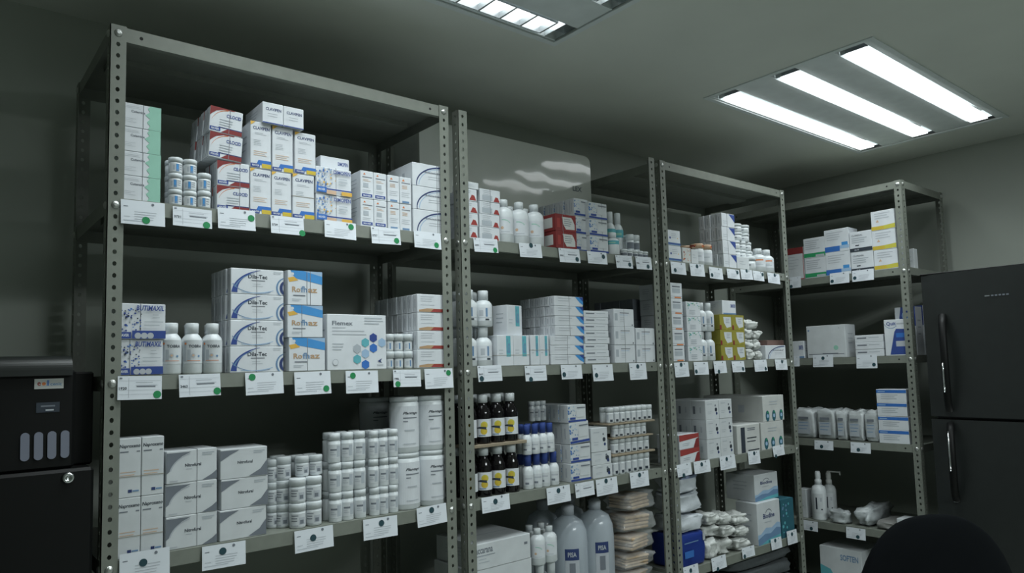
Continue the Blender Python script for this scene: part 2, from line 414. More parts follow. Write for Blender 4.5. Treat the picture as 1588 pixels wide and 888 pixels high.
def s_dimop(b):
    dots(b, 70, 0, .25, .45, .95, ['ltblue', 'bluegrey', 'blue', 'ghost'], .012, .034, 3); dots(b, 10, .15, .3, .6, .9, ['amber', 'ghost', 'peach'], .012, .03, 5)
    b.T('DIMOPEN', .48, .96, .78, .92, 'navy'); b.L(.62, .9, .6, 3, .1, 'ghost', .03); b.R(0, .06, .28, .26, 'blue'); b.T('MAVER', .05, .24, .12, .2, 'white')
    b.R(.28, .17, 1, .22, 'navy'); b.R(.28, .02, .55, .16, 'peach'); b.R(.7, .02, 1, .16, 'amber')
def s_plain(b): b.L(.2, .7, .6, 2, .2, 'ghost', .04)
def s_plainblue(b): b.T('DIMOPEN', .6, .95, .5, .75, 'navy'); b.R(.05, .02, 1, .12, 'bluegrey')
def s_smallblue(b):
    b.pts([(.2,.86),(.4,.86),(.3,.93)], 'orange'); b.R(.15, .76, .9, .79, 'grey'); b.L(.2, .8, .68, 2, .05, 'peach', .015); b.R(.2, .4, .6, .56, 'ghost'); b.L(.15, .9, .3, 2, .06, 'ltgrey', .015)
    b.R(.1, .06, .9, .17, 'navy'); b.T('MAVER', .2, .8, .08, .14, 'white')
def s_smallorange(b):
    b.pts([(.2,.84),(.45,.84),(.32,.92)], 'orange'); b.R(.15, .76, .9, .79, 'grey'); b.L(.2, .85, .66, 3, .05, 'peach', .02); b.L(.15, .9, .4, 3, .07, 'ltgrey', .015); b.R(.2, .03, .8, .1, 'bluegrey')
def s_navyarc(b):
    b.arc(.95, .1, .85, .87, 90, 190, .07, 'inknavy', 16, .02); b.arc(.95, .06, .78, .82, 95, 180, .02, 'ltblue', 16)
    b.T('Amoxiclavil', .3, .85, .6, .7, 'grey', .1); b.L(.45, .85, .45, 2, .1, 'ltgrey', .02)
def s_butimax(b):
    dots(b, 90, .0, .22, .5, .85, ['navy', 'navy', 'blue', 'ink', 'ghost'], .010, .03, 11)
    b.T('BUTIMAXIL', .38, .96, .8, .95, 'navy', .03); b.L(.72, .9, .68, 2, .08, 'ltgrey', .02); b.L(.55, .95, .48, 2, .1, 'ghost', .02)
    b.R(.3, .02, 1, .24, 'navy'); b.R(0, .02, .28, .2, 'navy'); b.T('MAVER', .04, .24, .07, .15, 'white')
    for i in range(3): b.C(.42+.13*i, .1, .07, 'ltgrey', 12)
def s_dila(b):
    b.T('Dila-Tec', .32, .68, .62, .78, 'ink'); b.R(.38, .53, .64, .56, 'grey'); b.L(.8, .97, .9, 2, .06, 'ghost', .02); b.L(.4, .6, .4, 2, .08, 'ghost', .015)
    b.arc(.66, .0, .65, .97, 100, 176, .015, 'navy', 18, .11); b.arc(.66, .04, .62, .86, 112, 165, .012, 'bluegrey', 14, .03)
    b.arc(1.05, .3, .2, .42, 100, 260, .035, 'bluegrey', 12); b.arc(1.05, .3, .13, .3, 100, 260, .06, 'inknavy', 12)
    b.arc(.5, .52, .49, .48, 195, 300, .018, 'bluegrey', 14); b.arc(.4, .95, .8, .9, 255, 300, .02, 'ltblue', 10)
def s_rofhaz(b):
    b.pts([(0.08,1),(1,1),(1,.62),(.2,.78)], 'skyblue'); b.pts([(.45,1),(1,1),(1,.86)], 'ltblue'); b.pts([(0,.78),(.18,.82),(.3,.72),(.05,.66)], 'amber')
    b.C(.14, .9, .04, 'white')
    b.T('Ro', .12, .36, .37, .53, 'bronze'); b.T('fh', .37, .56, .37, .55, 'bluegrey'); b.T('az', .58, .85, .37, .49, 'bronze'); b.R(.15, .26, .5, .29, 'grey'); b.L(.12, .4, .16, 2, .05, 'ghost', .015)
def s_flemex(b):
    b.T('Flemex', .08, .42, .8, .88, 'grey'); b.R(.08, .75, .3, .765, 'ltgrey'); b.L(.08, .75, .69, 2, .06, 'ltgrey', .018); b.L(.62, .98, .93, 3, .05, 'ghost', .02); b.L(.08, .3, .46, 3, .05, 'ghost', .015)
    for u, v, mm in ((.77, .58, 'navy'), (.63, .49, 'teal'), (.77, .39, 'blue'), (.92, .49, 'ltblue'), (.49, .38, 'ghost'), (.63, .29, 'ltblue'), (.49, .19, 'teal'), (.63, .09, 'blue')):
        b.C(u, v, .073, mm, 6)
    b.C(.13, .14, .05, 'ltgrey'); b.C(.13, .14, .04, 'white'); b.pts([(.84,.15),(.92,.2),(.89,.15),(.92,.11)], 'inknavy'); b.R(.83, .07, .94, .09, 'ltgrey')
def s_redfoot(b):
    b.L(.1, .55, .85, 3, .12, 'ltgrey', .03); b.L(.1, .6, .4, 1, .1, 'ghost', .02)
    b.pts([(.05,.04),(1,.02),(1,.2),(.3,.22),(.05,.14)], 'bronze'); b.pts([(.4,.03),(1,.03),(1,.19),(.5,.2)], 'red')
def s_naprox(b):
    b.T('Naproxeno', .05, .95, .82, .9, 'ink', .03); b.R(.08, .76, .45, .78, 'grey'); b.R(.8, .76, .95, .78, 'grey'); b.L(.1, .9, .42, 2, .05, 'peach', .012)
    b.R(.45, .08, .62, .13, 'inknavy'); b.R(.64, .09, .92, .115, 'bluegrey')
def s_nitro(b):
    P = [(0, .94), (.48, .94), (.3, .82), (.18, .65), (.08, .4), (0, .3)]
    b.pts(P, 'grey'); b.arc(.6, .2, .56, .72, 105, 165, .03, 'ltgrey', 10)
    b.T('Nitrofural', .36, .68, .48, .58, 'ink'); b.R(.38, .4, .5, .42, 'ltgrey'); b.L(.7, .95, .86, 2, .06, 'ghost', .03); b.L(.06, .24, .06, 1, .1, 'ltgrey', .03)
    b.pts([(1,.02),(1,.3),(.9,.18),(.7,.02)], 'grey')
def s_nitro2(b):
    b.T('Nitrofural', .36, .68, .48, .58, 'ink'); b.L(.7, .95, .86, 2, .06, 'ghost', .03)
    b.pts([(1,.02),(1,.55),(.85,.25),(.6,.04)], 'grey'); b.pts([(0,.95),(.4,.95),(.2,.8),(0,.6)], 'grey')
def s_redtri(b):
    b.pts([(.4,.1),(.95,.1),(.8,.5),(.6,.55)], 'red'); b.L(.1, .6, .8, 2, .15, 'ghost', .04); b.R(.1,.05,.3,.1,'peach')
def s_redtri2(b):
    b.pts([(.66,.06),(.96,.06),(.88,.42),(.76,.45)], 'red'); b.L(.15, .6, .85, 3, .15, 'ghost', .03); b.R(.1, .1, .6, .5, 'ghost')
def s_redbox(b):
    b.R(0, 0, 1, 1, 'crimson'); P = [(.32, .85), (.78, .85), (.86, .7), (.93, .45), (.93, .15), (.5, .12), (.38, .4)]
    b.pts(P, 'kraftwhite'); b.L(.42, .85, .7, 4, .12, 'grey', .035); b.R(.08, .2, .22, .75, 'red')
def s_bluew(b):
    dots(b, 16, 0, .1, .4, .9, ['blue', 'bluegrey', 'ltblue'], .02, .05, 21); b.R(.0, .04, 1, .15, 'navy'); b.R(.5, .8, .95, .86, 'grey'); b.R(.45, .3, .9, .7, 'white2'); b.R(.1, .18, .4, .3, 'navy')
def s_tealp(b): b.R(.55, .3, .82, .98, 'teal'); b.T('Gasa', .58, .78, .4, .9, 'bluegrey'); b.L(.1, .4, .5, 2, .1, 'ghost', .02)
def s_bluecorner(b):
    b.pts([(.72,.98),(1,.98),(1,.15),(.88,.4)], 'skyblue'); b.pts([(.85,.98),(1,.98),(1,.5)], 'navy'); b.L(.12, .6, .75, 2, .25, 'ltgrey', .06)
def s_bluecorner2(b): b.pts([(.55,.97),(1,.97),(1,.4)], 'navy'); b.L(.1, .5, .4, 2, .15, 'ghost', .03)
def s_thinw(b): b.R(.08, .5, .42, .68, 'grey'); b.L(.5, .9, .6, 1, .1, 'ghost', .08)
def s_grayprint(b): b.R(.3, .76, .75, .8, 'grey'); b.R(.3, .66, .7, .68, 'ltblue'); b.L(.3, .55, .5, 3, .1, 'ghost', .02); b.C(.9, .1, .03, 'grey'); b.R(.05, .35, .18, .75, 'ghost')
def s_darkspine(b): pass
def s_cardboard(b): pass
def s_blackblob(b):
    b.C(.78, .5, .1, 'ink', 6); b.C(.82, .3, .07, 'inknavy', 6); b.C(.74, .72, .05, 'grey', 6); b.R(.15, .8, .5, .83, 'ghost'); b.L(.15, .5, .4, 2, .1, 'ghost', .02)
def s_bigwhite(b): b.T('accarana', .0, .3, .62, .62+.014/b.h, 'grey'); b.R(0, .52, .34, .545, 'grey'); b.L(.05, .25, .5, 3, .12, 'ghost', .03); b.R(.88, .6, .94, .7, 'grey')
def s_bigwhite2(b): b.C(.06, .86, .025, 'bluegrey'); b.C(.85, .9, .015, 'ghost'); b.R(.04, .1, .95, .12, 'grey'); b.R(.4, .12, .8, .14, 'grey'); b.C(.75, .3, .06, 'mint')
def s_bluebot(b): b.C(.25, .5, .06, 'navy', 6); b.L(.35, .8, .75, 3, .12, 'ghost', .03); b.R(0, .04, 1, .2, 'bluegrey'); b.R(.0, .1, 1, .16, 'navy'); b.C(.8, .5, .03, 'amber')
def s_orangep(b): dots(b, 18, .1, .1, .95, .9, ['red', 'orange'], .03, .07, 31)
def s_orangefoot(b): b.R(.3, .72, .85, .8, 'grey'); b.R(.3, .35, .85, .65, 'ghost'); b.R(.0, .12, 1, .15, 'ltgrey'); b.R(.45, .02, .9, .1, 'orange'); b.R(0, 0, .1, 1, 'white2')
def s_greenspeck(b): dots(b, 16, .1, .55, .95, .95, ['mint', 'green', 'teal'], .02, .04, 17); b.L(.2, .8, .4, 3, .12, 'ghost', .04)
def s_olive(b): b.R(0, 0, 1, 1, 'olive'); b.pts([(.3,.85),(.92,.85),(.92,.2),(.55,.12),(.35,.45)], 'white2'); b.R(.0, .0, .14, .3, 'crimson'); b.L(.5, .85, .7, 3, .12, 'grey', .03); b.C(.55, .06, .03, 'lemon')
def s_reddish(b): pass
def s_redpack(b): b.pts([(0,.55),(1,.7),(1,1),(0,1)], 'red'); b.pts([(.7,0),(1,0),(1,.7),(.85,.6)], 'crimson'); b.L(.15, .6, .35, 2, .12, 'ghost', .04)
def s_blackstripe(b): b.R(.16, .02, .34, .92, 'ink'); b.L(.45, .85, .85, 2, .06, 'grey', .03); b.R(.42, .5, .85, .54, 'ink'); b.R(.42, .38, .8, .41, 'ink'); b.R(.45, .06, .95, .1, 'ink')
def s_ovalpair(b):
    for u in (.2, .5, .85): b.C(u, .22, .09, 'darkteal', 12, 1.6); b.C(u+.01, .22, .05, 'ltblue', 12); b.C(u+.02, .36, .03, 'green', 6)
    b.L(.3, .7, .75, 2, .1, 'ghost', .03)
def s_wave(b):
    P = [(0,0),(1,0),(1,.42),(.85,.45),(.6,.35),(.35,.38),(.12,.25),(0,.25)]
    b.pts(P, 'ltblue'); b.pts([(0,0),(1,0),(1,.3),(.8,.33),(.55,.22),(.3,.24),(0,.14)], 'bluegrey'); b.pts([(.1,0),(1,0),(1,.14),(.5,.1)], 'teal')
    b.T('Biodine', .25, .75, .6, .72, 'inknavy'); b.arc(.5, .66, .16, .16, 30, 150, .02, 'grey', 8); b.L(.3, .6, .5, 1, .1, 'ghost', .02)
def s_tealbox(b): b.R(0, 0, 1, 1, 'darkteal'); dots(b, 14, .1, .1, .9, .9, ['teal', 'bluegrey'], .03, .08, 8)
def s_redtop2(b): b.R(0, .8, 1, 1, 'crimson'); b.R(.96, 0, 1, .8, 'red'); b.R(0, 0, 1, .03, 'red'); b.L(.1, .7, .7, 5, .09, 'ltgrey', .02)
def s_greenband(b): b.R(0, .04, 1, .24, 'green'); b.L(.08, .8, .84, 5, .1, 'ltgrey', .04); b.R(.55, .05, .95, .14, 'ltgrey')
def s_blueband(b): b.R(0, .03, .62, .26, 'blue'); b.R(.62, .12, 1, .26, 'ltblue'); b.R(.7, .26, .95, .4, 'skyblue'); b.L(.1, .8, .84, 4, .1, 'ltgrey', .03)
def s_blackband(b): b.R(0, .02, 1, .2, 'ink'); b.T('CE-70', .2, .4, .07, .15, 'ltgrey'); b.T('CLOREXAL', .1, .6, .78, .86, 'grey'); b.L(.1, .85, .66, 3, .1, 'ghost', .04); b.R(.25, .3, .42, .35, 'ink')
def s_yellowband(b): b.R(0, .03, .62, .22, 'yellow'); b.pts([(.55,.03),(1,.05),(1,.27),(.5,.22)], 'lemon'); b.L(.15, .85, .84, 3, .12, 'ltgrey', .04); b.pts([(.2,.42),(.34,.42),(.27,.55)], 'peach')
def s_quit(b):
    b.T('Quit', .1, .5, .82, .94, 'navy'); b.R(.52, .86, .95, .9, 'ltgrey'); b.arc(.3, .95, .3, .2, 200, 320, .015, 'bluegrey', 8)
    b.pts([(.2,.03),(.92,.03),(.98,.12),(.98,.72),(.5,.74),(.42,.66)], 'navy'); b.R(.48, .5, .95, .62, 'blue'); b.R(.46, .25, .95, .4, 'ltgrey')
def s_bluetop(b): b.pts([(.15,.6),(.3,1),(1,1),(1,.6)], 'navy'); b.T('Quit', .35, .85, .72, .9, 'ltblue'); b.R(.1, .3, .9, .45, 'ghost')
def s_bluestripetop(b): b.R(.0, .72, 1, .95, 'blue'); b.R(.05, .8, .3, .86, 'ltblue'); b.L(.15, .75, .55, 3, .14, 'ghost', .05)
def s_cloud(b):
    b.pts([(0,0),(.45,0),(.42,.4),(.25,.62),(0,.68)], 'teal'); b.pts([(.15,0),(.45,0),(.4,.25)], 'navy'); b.C(.12, .2, .12, 'ltgrey', 12); b.C(.75, .2, .14, 'ltgrey', 12)
    b.T('SOFTEN', .5, .92, .8, .9, 'bluegrey'); b.pts([(.62,0),(.95,0),(.95,.25)], 'teal')
# front art, body colour, side art
STY = {'zigzag': (s_zigzag, 'white'), 'redarc': (s_redarc, 'white'), 'clavi': (s_clavi, 'white'), 'clavitop': (s_clavitop, 'white'), 'dimop': (s_dimop, 'white'), 'plain': (s_plain, 'white2'),
 'plainblue': (s_plainblue, 'white'), 'smallblue': (s_smallblue, 'white'), 'smallorange': (s_smallorange, 'white'), 'navyarc': (s_navyarc, 'white'), 'butimax': (s_butimax, 'white'), 'dila': (s_dila, 'white'),
 'rofhaz': (s_rofhaz, 'white'), 'flemex': (s_flemex, 'white'), 'redfoot': (s_redfoot, 'white'), 'naprox': (s_naprox, 'white2'), 'nitro': (s_nitro, 'white2'), 'nitro2': (s_nitro2, 'white2'), 'redtri': (s_redtri, 'white'),
 'redtri2': (s_redtri2, 'white'), 'redbox': (s_redbox, 'crimson'), 'bluew': (s_bluew, 'white2'), 'tealp': (s_tealp, 'white'), 'bluecorner': (s_bluecorner, 'white'), 'bluecorner2': (s_bluecorner2, 'white'), 'thinw': (s_thinw, 'white'),
 'grayprint': (s_grayprint, 'white'), 'darkspine': (s_darkspine, 'shadedspine'), 'cardboard': (s_cardboard, 'card'), 'blackblob': (s_blackblob, 'white2'), 'bigwhite': (s_bigwhite, 'white2'), 'bigwhite2': (s_bigwhite2, 'white2'),
 'bluebot': (s_bluebot, 'white'), 'orangep': (s_orangep, 'kraftwhite'), 'orangefoot': (s_orangefoot, 'white'), 'greenspeck': (s_greenspeck, 'white'), 'olive': (s_olive, 'olive'), 'reddish': (s_reddish, 'reddishm'), 'redpack': (s_redpack, 'white'),
 'blackstripe': (s_blackstripe, 'kraftwhite'), 'ovalpair': (s_ovalpair, 'kraftwhite'), 'wave': (s_wave, 'white2'), 'tealbox': (s_tealbox, 'darkteal'), 'redtop2': (s_redtop2, 'white2'), 'greenband': (s_greenband, 'white'),
 'blueband': (s_blueband, 'white'), 'blackband': (s_blackband, 'white'), 'yellowband': (s_yellowband, 'white'), 'quit': (s_quit, 'white'), 'bluetop': (s_bluetop, 'white'), 'bluestripetop': (s_bluestripetop, 'white'), 'cloudbox': (s_cloud, 'white2')}
NAMES = {'cardboard': 'cardboard_sheet'}
def carton_mesh(style, w, t, h):
    b = MB(); fn, body = STY[style]
    st_base(b, w, t, h, body, min(.0012, h*.2))
    F(b, w, t, h); fn(b)
    if style not in ('cardboard', 'darkspine', 'reddish', 'tealbox', 'plain'):
        for side in (Ls, Rs):
            side(b, w, t, h)
            if t < .045: b.R(.1, .1, .2, .9, 'ghost'); b.R(.45, .25, .6, .75, 'ltgrey')
            elif style in ('redbox', 'olive'): b.R(.2, .2, .8, .8, 'kraftwhite' if style == 'redbox' else 'olive'); b.R(.0, .0, .2, .3, 'crimson')
            elif style in ('grayprint',): b.R(.15, .3, .45, .8, 'grey'); b.R(.55, .4, .8, .7, 'ltgrey')
            elif style in ('navyarc', 'ovalpair', 'blackblob'): b.R(.15, .3, .3, .7, 'grey'); b.R(.6, .35, .7, .65, 'ltgrey')
            else: b.L(.25, .75, .7, 3, .14, 'ghost', .03)
        Ts(b, w, t, h); b.R(.03, .47, .97, .49, 'ghost')
    return b.mesh('carton')
def band_mesh(w, t, h, u, vert=True):
    b = MB(); e = .0007; r = .0006; x = -w/2+u*w
    if vert:
        b.box(x-r, -t/2-e, 0, x+r, -t/2-.0004, h, 'bandgrey'); b.box(x-r, -t/2-e, h, x+r, t/2+e, h+.0006, 'bandgrey'); b.box(x-r, t/2, 0, x+r, t/2+e, h, 'bandgrey')
    else:
        z = u*h
        b.box(-w/2-e, -t/2-e, z-r, w/2+e, -t/2-.0004, z+r, 'band'); b.box(-w/2-e, -t/2, z-r, -w/2-.0004, t/2, z+r, 'band'); b.box(w/2+.0004, -t/2, z-r, w/2+e, t/2, z+r, 'band')
    return b.mesh('rubber_band')

# ------------------------------------------------------------------ bottles: parts as (name, mesh)
def wrapmap(r):
    def f(u, v, e):
        a = -math.pi/2 + (u)/r
        return Vector(((r+e)*math.cos(a), (r+e)*math.sin(a), v))
    return f
def label_mesh(r, z0, z1, span, m, fn=None, name='label'):
    b = MB(); b.map = lambda u, v, e: wrapmap(r)(u-span*r/2, v+z0, e); b.w = span*r; b.h = z1-z0; b.e = .0003
    b.curved = span
    b.grid(0, 0, 1, 1, m, max(8, int(span/.12)))
    if fn: fn(b)
    return b.mesh(name, False)
def L(*p): return list(p)
def body(prof, m, n=20):
    b = MB(); b.lathe(prof, m, n); return b.mesh('body', True)
def cap(prof, m, n=20):
    b = MB(); b.lathe(prof, m, n); return b.mesh('cap', True)
def bottle_parts(style, w, h):
    r = w/2*.985; P = []
    if style in ('jar_blue', 'jar_grey', 'widejar', 'trayjar', 'vial', 'vialw'):
        ch = .3 if style != 'widejar' else .38
        if style == 'vial': ch = .35
        bw = r*.95 if style != 'widejar' else r*.86
        P.append(('body', body([(bw*.9, 0), (bw, h*.03), (bw, h*(1-ch)-.002), (bw*.85, h*(1-ch))], 'plastic')))
        P.append(('cap', cap([(r, h*(1-ch)), (r, h*.96), (r*.93, h)], 'plastic')))
        if style == 'jar_blue': P.append(('label', label_mesh(bw, h*.08, h*.6, 2.2, 'white2', lambda b: (b.R(.45, .05, .66, .95, 'bluegrey'), b.R(.49, .3, .6, .9, 'skyblue'), b.R(.25, .2, .4, .8, 'ghost'), b.L(.7, .98, .8, 3, .25, 'grey', .06)))))
        elif style == 'jar_grey': P.append(('label', label_mesh(bw, h*.08, h*.6, 2.4, 'white2', lambda b: (b.L(.1, .5, .8, 3, .2, 'grey', .07), b.R(.5, .15, .85, .7, 'ltgrey'), b.R(.55, .2, .75, .5, 'grey'), b.R(.05, .05, .45, .12, 'ltgrey')))))
        elif style == 'widejar': P.append(('label', label_mesh(bw, h*.08, h*.52, 2.4, 'white2', lambda b: (b.R(.3, .2, .5, .8, 'ltgrey'), b.R(.6, .1, .75, .9, 'bluegrey')))))
        elif style == 'trayjar': P.append(('label', label_mesh(bw, h*.08, h*.6, 2.4, 'white2', lambda b: (b.R(.5, .0, .8, .3, 'ink'), b.R(.1, .2, .35, .9, 'ltgrey')))))
        elif style == 'vial': P.append(('label', label_mesh(bw, h*.1, h*.5, 2.0, 'grey')))
        elif style == 'vialw': P.append(('label', label_mesh(bw, h*.3, h*.5, 1.6, 'white2', lambda b: b.R(.2, .2, .6, .7, 'grey'))))
    elif style == 'tallsmall':
        P.append(('body', body([(r*.9, 0), (r*.95, h*.03), (r*.95, h*.7), (r*.75, h*.76), (r*.75, h*.78)], 'plastic')))
        P.append(('cap', cap([(r*.92, h*.77), (r*.92, h*.98), (r*.8, h)], 'plastic')))
        P.append(('label', label_mesh(r*.95, h*.15, h*.62, 2.2, 'white2', lambda b: (b.R(.2, .55, .7, .68, 'grey'), b.R(.65, .1, .95, .9, 'ghost'), b.L(.2, .6, .4, 2, .15, 'ltgrey', .06)))))
    elif style in ('tobra', 'orangeb', 'whitebig', 'lotion', 'greenb', 'bluecap'):
        nk = {'tobra': .74, 'orangeb': .7, 'whitebig': .68, 'lotion': .78, 'greenb': .7, 'bluecap': .62}[style]; nr = {'bluecap': .62, 'lotion': .46, 'tobra': .63}.get(style, .56)
        P.append(('body', body([(r*.9, 0), (r, h*.03), (r, h*(nk-.1)), (r*.92, h*(nk-.04)), (r*.7, h*(nk+.02)), (r*nr*.9, h*(nk+.05)), (r*nr*.9, h*(nk+.08))], 'plastic')))
        P.append(('cap', cap([(r*nr, h*(nk+.06)), (r*nr*1.03, h*.985), (r*nr*.93, h)], 'navy' if style == 'bluecap' else 'plastic')))
        if style == 'tobra': P.append(('label', label_mesh(r, h*.2, h*.66, 2.3, 'white2', lambda b: (b.R(0, .1, .16, .95, 'ghost'), b.R(.2, .15, .34, .6, 'ghost'), b.T('TOBRA', .26, .82, .68, .8, 'ink'), b.C(.12, .85, .05, 'orange'), b.C(.45, .35, .09, 'ltgrey'), b.C(.45, .35, .05, 'peach'), b.C(.68, .32, .05, 'bluegrey'), b.L(.2, .8, .12, 1, .1, 'orange', .02)))))
        elif style == 'orangeb': P.append(('label', label_mesh(r, h*.2, h*.58, 2.0, 'white', lambda b: (b.R(.2, .7, .8, .85, 'orange'), b.L(.2, .8, .4, 2, .15, 'ghost', .05)))))
        elif style == 'whitebig': P.append(('label', label_mesh(r, h*.15, h*.52, 2.2, 'white', lambda b: (b.R(.3, .35, .5, .8, 'ltgrey'), b.R(.62, .3, .72, .95, 'bluegrey'), b.R(.6, .03, .8, .16, 'ink'), b.R(0, .22, 1, .24, 'grey')))))
        elif style == 'lotion': P.append(('label', label_mesh(r, h*.2, h*.58, 2.2, 'white', lambda b: (b.arc(.4, .45, .4, .4, 30, 100, .06, 'mint', 8), b.C(.35, .35, .07, 'peach'), b.L(.3, .7, .1, 1, .1, 'ghost', .03)))))
        elif style == 'greenb': P.append(('label', label_mesh(r, h*.45, h*.62, 2.6, 'teal', lambda b: b.R(.3, .3, .7, .6, 'mint'))))
        elif style == 'bluecap': P.append(('label', label_mesh(r, h*.12, h*.42, 2.2, 'white2', lambda b: (b.R(.2, .6, .8, .75, 'ltgrey'), b.R(.2, .1, .5, .3, 'grey')))))
    elif style == 'plantago':
        P.append(('body', body([(r*.93, 0), (r, h*.03), (r, h*.88), (r*.93, h*.91), (r*.9, h*.92)], 'plastic', 28)))
        P.append(('cap', cap([(r*.97, h*.92), (r*.97, h*.985), (r*.93, h)], 'plastic', 28)))
        P.append(('label', label_mesh(r, h*.1, h*.84, 2.4, 'white', lambda b: (b.T('Plantago', .4, .85, .78, .86, 'ink', .1), b.R(.42, .7, .85, .725, 'grey'), b.R(.42, .62, .55, .64, 'grey'), b.R(.45, .4, .75, .43, 'ltgrey'), b.R(.42, .08, .8, .1, 'ltgrey')))))
    elif style == 'syrup':
        P.append(('body', body([(r*.93, 0), (r, h*.03), (r, h*.56), (r*.94, h*.64), (r*.6, h*.76), (r*.5, h*.8), (r*.5, h*.84)], 'brownglass', 24)))
        P.append(('cap', cap([(r*.6, h*.83), (r*.62, h*.985), (r*.55, h)], 'plastic')))
        P.append(('label', label_mesh(r, h*.14, h*.5, 2.5, 'white', lambda b: (b.C(.56, .66, .17, 'lemon', 12), b.C(.54, .32, .16, 'yellow', 12), b.pts([(.2,.5),(.66,.40),(.64,.56),(.36,.58)], 'ink'), b.R(.3, .06, .6, .11, 'bluegrey'), b.C(.56, .68, .1, 'yellow', 6)))))
    elif style == 'redcap':
        P.append(('body', body([(r*.9, 0), (r, h*.03), (r, h*.7), (r*.85, h*.78)], 'plastic')))
        P.append(('cap', cap([(r*.97, h*.78), (r*.97, h*.97), (r*.93, h)], 'peach')))
        b = MB(); b.map = lambda u, v, e: wrapmap(r*.97)(u-1.6*r, v+h*.82, e); b.w = 3.2*r; b.h = h*.12; b.e = .0003; b.curved = 3.2; dots(b, 14, .05, .2, .95, .8, ['red', 'red', 'orange'], .03, .05, 4); P.append(('cap_print', b.mesh('cap_print')))
        P.append(('label', label_mesh(r, h*.15, h*.6, 2.4, 'white', lambda b: b.R(.3, .5, .7, .6, 'ghost'))))
    elif style == 'saline':
        P.append(('body', body([(r*.93, 0), (r, h*.03), (r, h*.6), (r*.95, h*.72), (r*.75, h*.82), (r*.35, h*.87), (r*.3, h*.88)], 'fluid', 24)))
        P.append(('cap', cap([(r*.32, h*.88), (r*.34, h*.97), (r*.22, h)], 'ltgrey')))
        P.append(('label', label_mesh(r, h*.14, h*.56, .75, 'ltgrey', lambda b: (b.R(0, .72, 1, 1, 'inknavy'), b.T('PISA', .2, .8, .8, .92, 'ltgrey'), b.R(.3, .3, .7, .65, 'grey'), b.R(0, 0, 1, .12, 'inknavy')))))
    elif style in ('pump', 'pump2'):
        P.append(('body', body([(r*.85, 0), (r*.9, h*.03), (r*.9, h*.6), (r*.75, h*.68), (r*.4, h*.72), (r*.4, h*.74)], 'plastic' if style == 'pump' else 'pouchm')))
        P.append(('cap', cap([(r*.42, h*.73), (r*.42, h*.82), (r*.3, h*.84), (r*.34, h*.86), (r*.34, h*.95), (r*.25, h)], 'plastic' if style == 'pump' else 'kraftwhite')))
        P.append(('label', label_mesh(r*.9, h*.15, h*.55, 1.4, 'white2' , lambda b: (b.R(.3, .2, .45, .8, 'ink'), b.R(.7, .6, .9, .8, 'ltgrey'), b.C(.85, .2, .08, 'ink')))))
        if style == 'pump2':
            b = MB(); b.box(-.006, -.005, h*.99, r*1.6, .005, h*1.02, 'kraftwhite', .002); b.box(r*1.45, -.004, h*.94, r*1.6, .004, h*.99, 'kraftwhite'); P.append(('pump_spout', b.mesh('pump_spout')))
    return P
BNAME = {'jar_blue': 'screw_cap_jar', 'jar_grey': 'screw_cap_jar', 'widejar': 'wide_jar', 'trayjar': 'small_jar', 'vial': 'vial', 'vialw': 'pill_bottle', 'tallsmall': 'slim_bottle', 'tobra': 'medicine_bottle', 'orangeb': 'medicine_bottle',
 'whitebig': 'medicine_bottle', 'lotion': 'lotion_bottle', 'greenb': 'medicine_bottle', 'bluecap': 'blue_capped_bottle', 'plantago': 'powder_canister', 'syrup': 'syrup_bottle', 'redcap': 'red_lidded_jar', 'saline': 'fluid_bottle', 'pump': 'dispenser_bottle', 'pump2': 'pump_bottle'}

# ------------------------------------------------------------------ soft things
def soft_mesh(w, t, h, seed, amp=.12, e1=.45, m='gauze', name='body', top=None, nu=36, nv=20, wr=6.0):
    vs = []; fs = []
    def sp(a, p): return math.copysign(abs(a)**p, a)
    for j in range(nv+1):
        ph = -math.pi/2 + math.pi*j/nv
        for i in range(nu):
            th = 2*math.pi*i/nu
            x = sp(math.cos(ph), e1)*sp(math.cos(th), e1); y = sp(math.cos(ph), e1)*sp(math.sin(th), e1); z = sp(math.sin(ph), e1*1.2)
            v = Vector((x, y, z)); n = noise.fractal(v*1.3+Vector((seed*3.1, seed, 0)), 1, 2, 3)+.5*abs(noise.noise(v*wr*.6+Vector((seed, 0, seed))))+.35*abs(noise.noise(v*wr*1.3+Vector((0, seed, seed))))
            k = 1-amp*(.5+n*.8)
            vs.append((x*w/2*k, y*t/2*k, (z*(k if z > 0 else 1)*.5+.5)*h))
    for j in range(nv):
        for i in range(nu):
            q = (i+1) % nu; fs.append((j*nu+i, j*nu+q, (j+1)*nu+q, (j+1)*nu+i))
    # the superellipsoid shrinks, so stretch it back to the full size
    for ax, lo, hi in ((0, -w/2, w/2), (1, -t/2, t/2), (2, 0, h)):
        a = min(v[ax] for v in vs); c = max(v[ax] for v in vs)
        vs = [tuple((lo+(v[k]-a)/(c-a)*(hi-lo)) if k == ax else v[k] for k in range(3)) for v in vs]
    b = MB(); b.geo(vs, fs, m); me = b.mesh(name, True)
    if top:
        me.materials.append(M[top])
        for p in me.polygons:
            if p.center.z > h*.7: p.material_index = 1
    return me
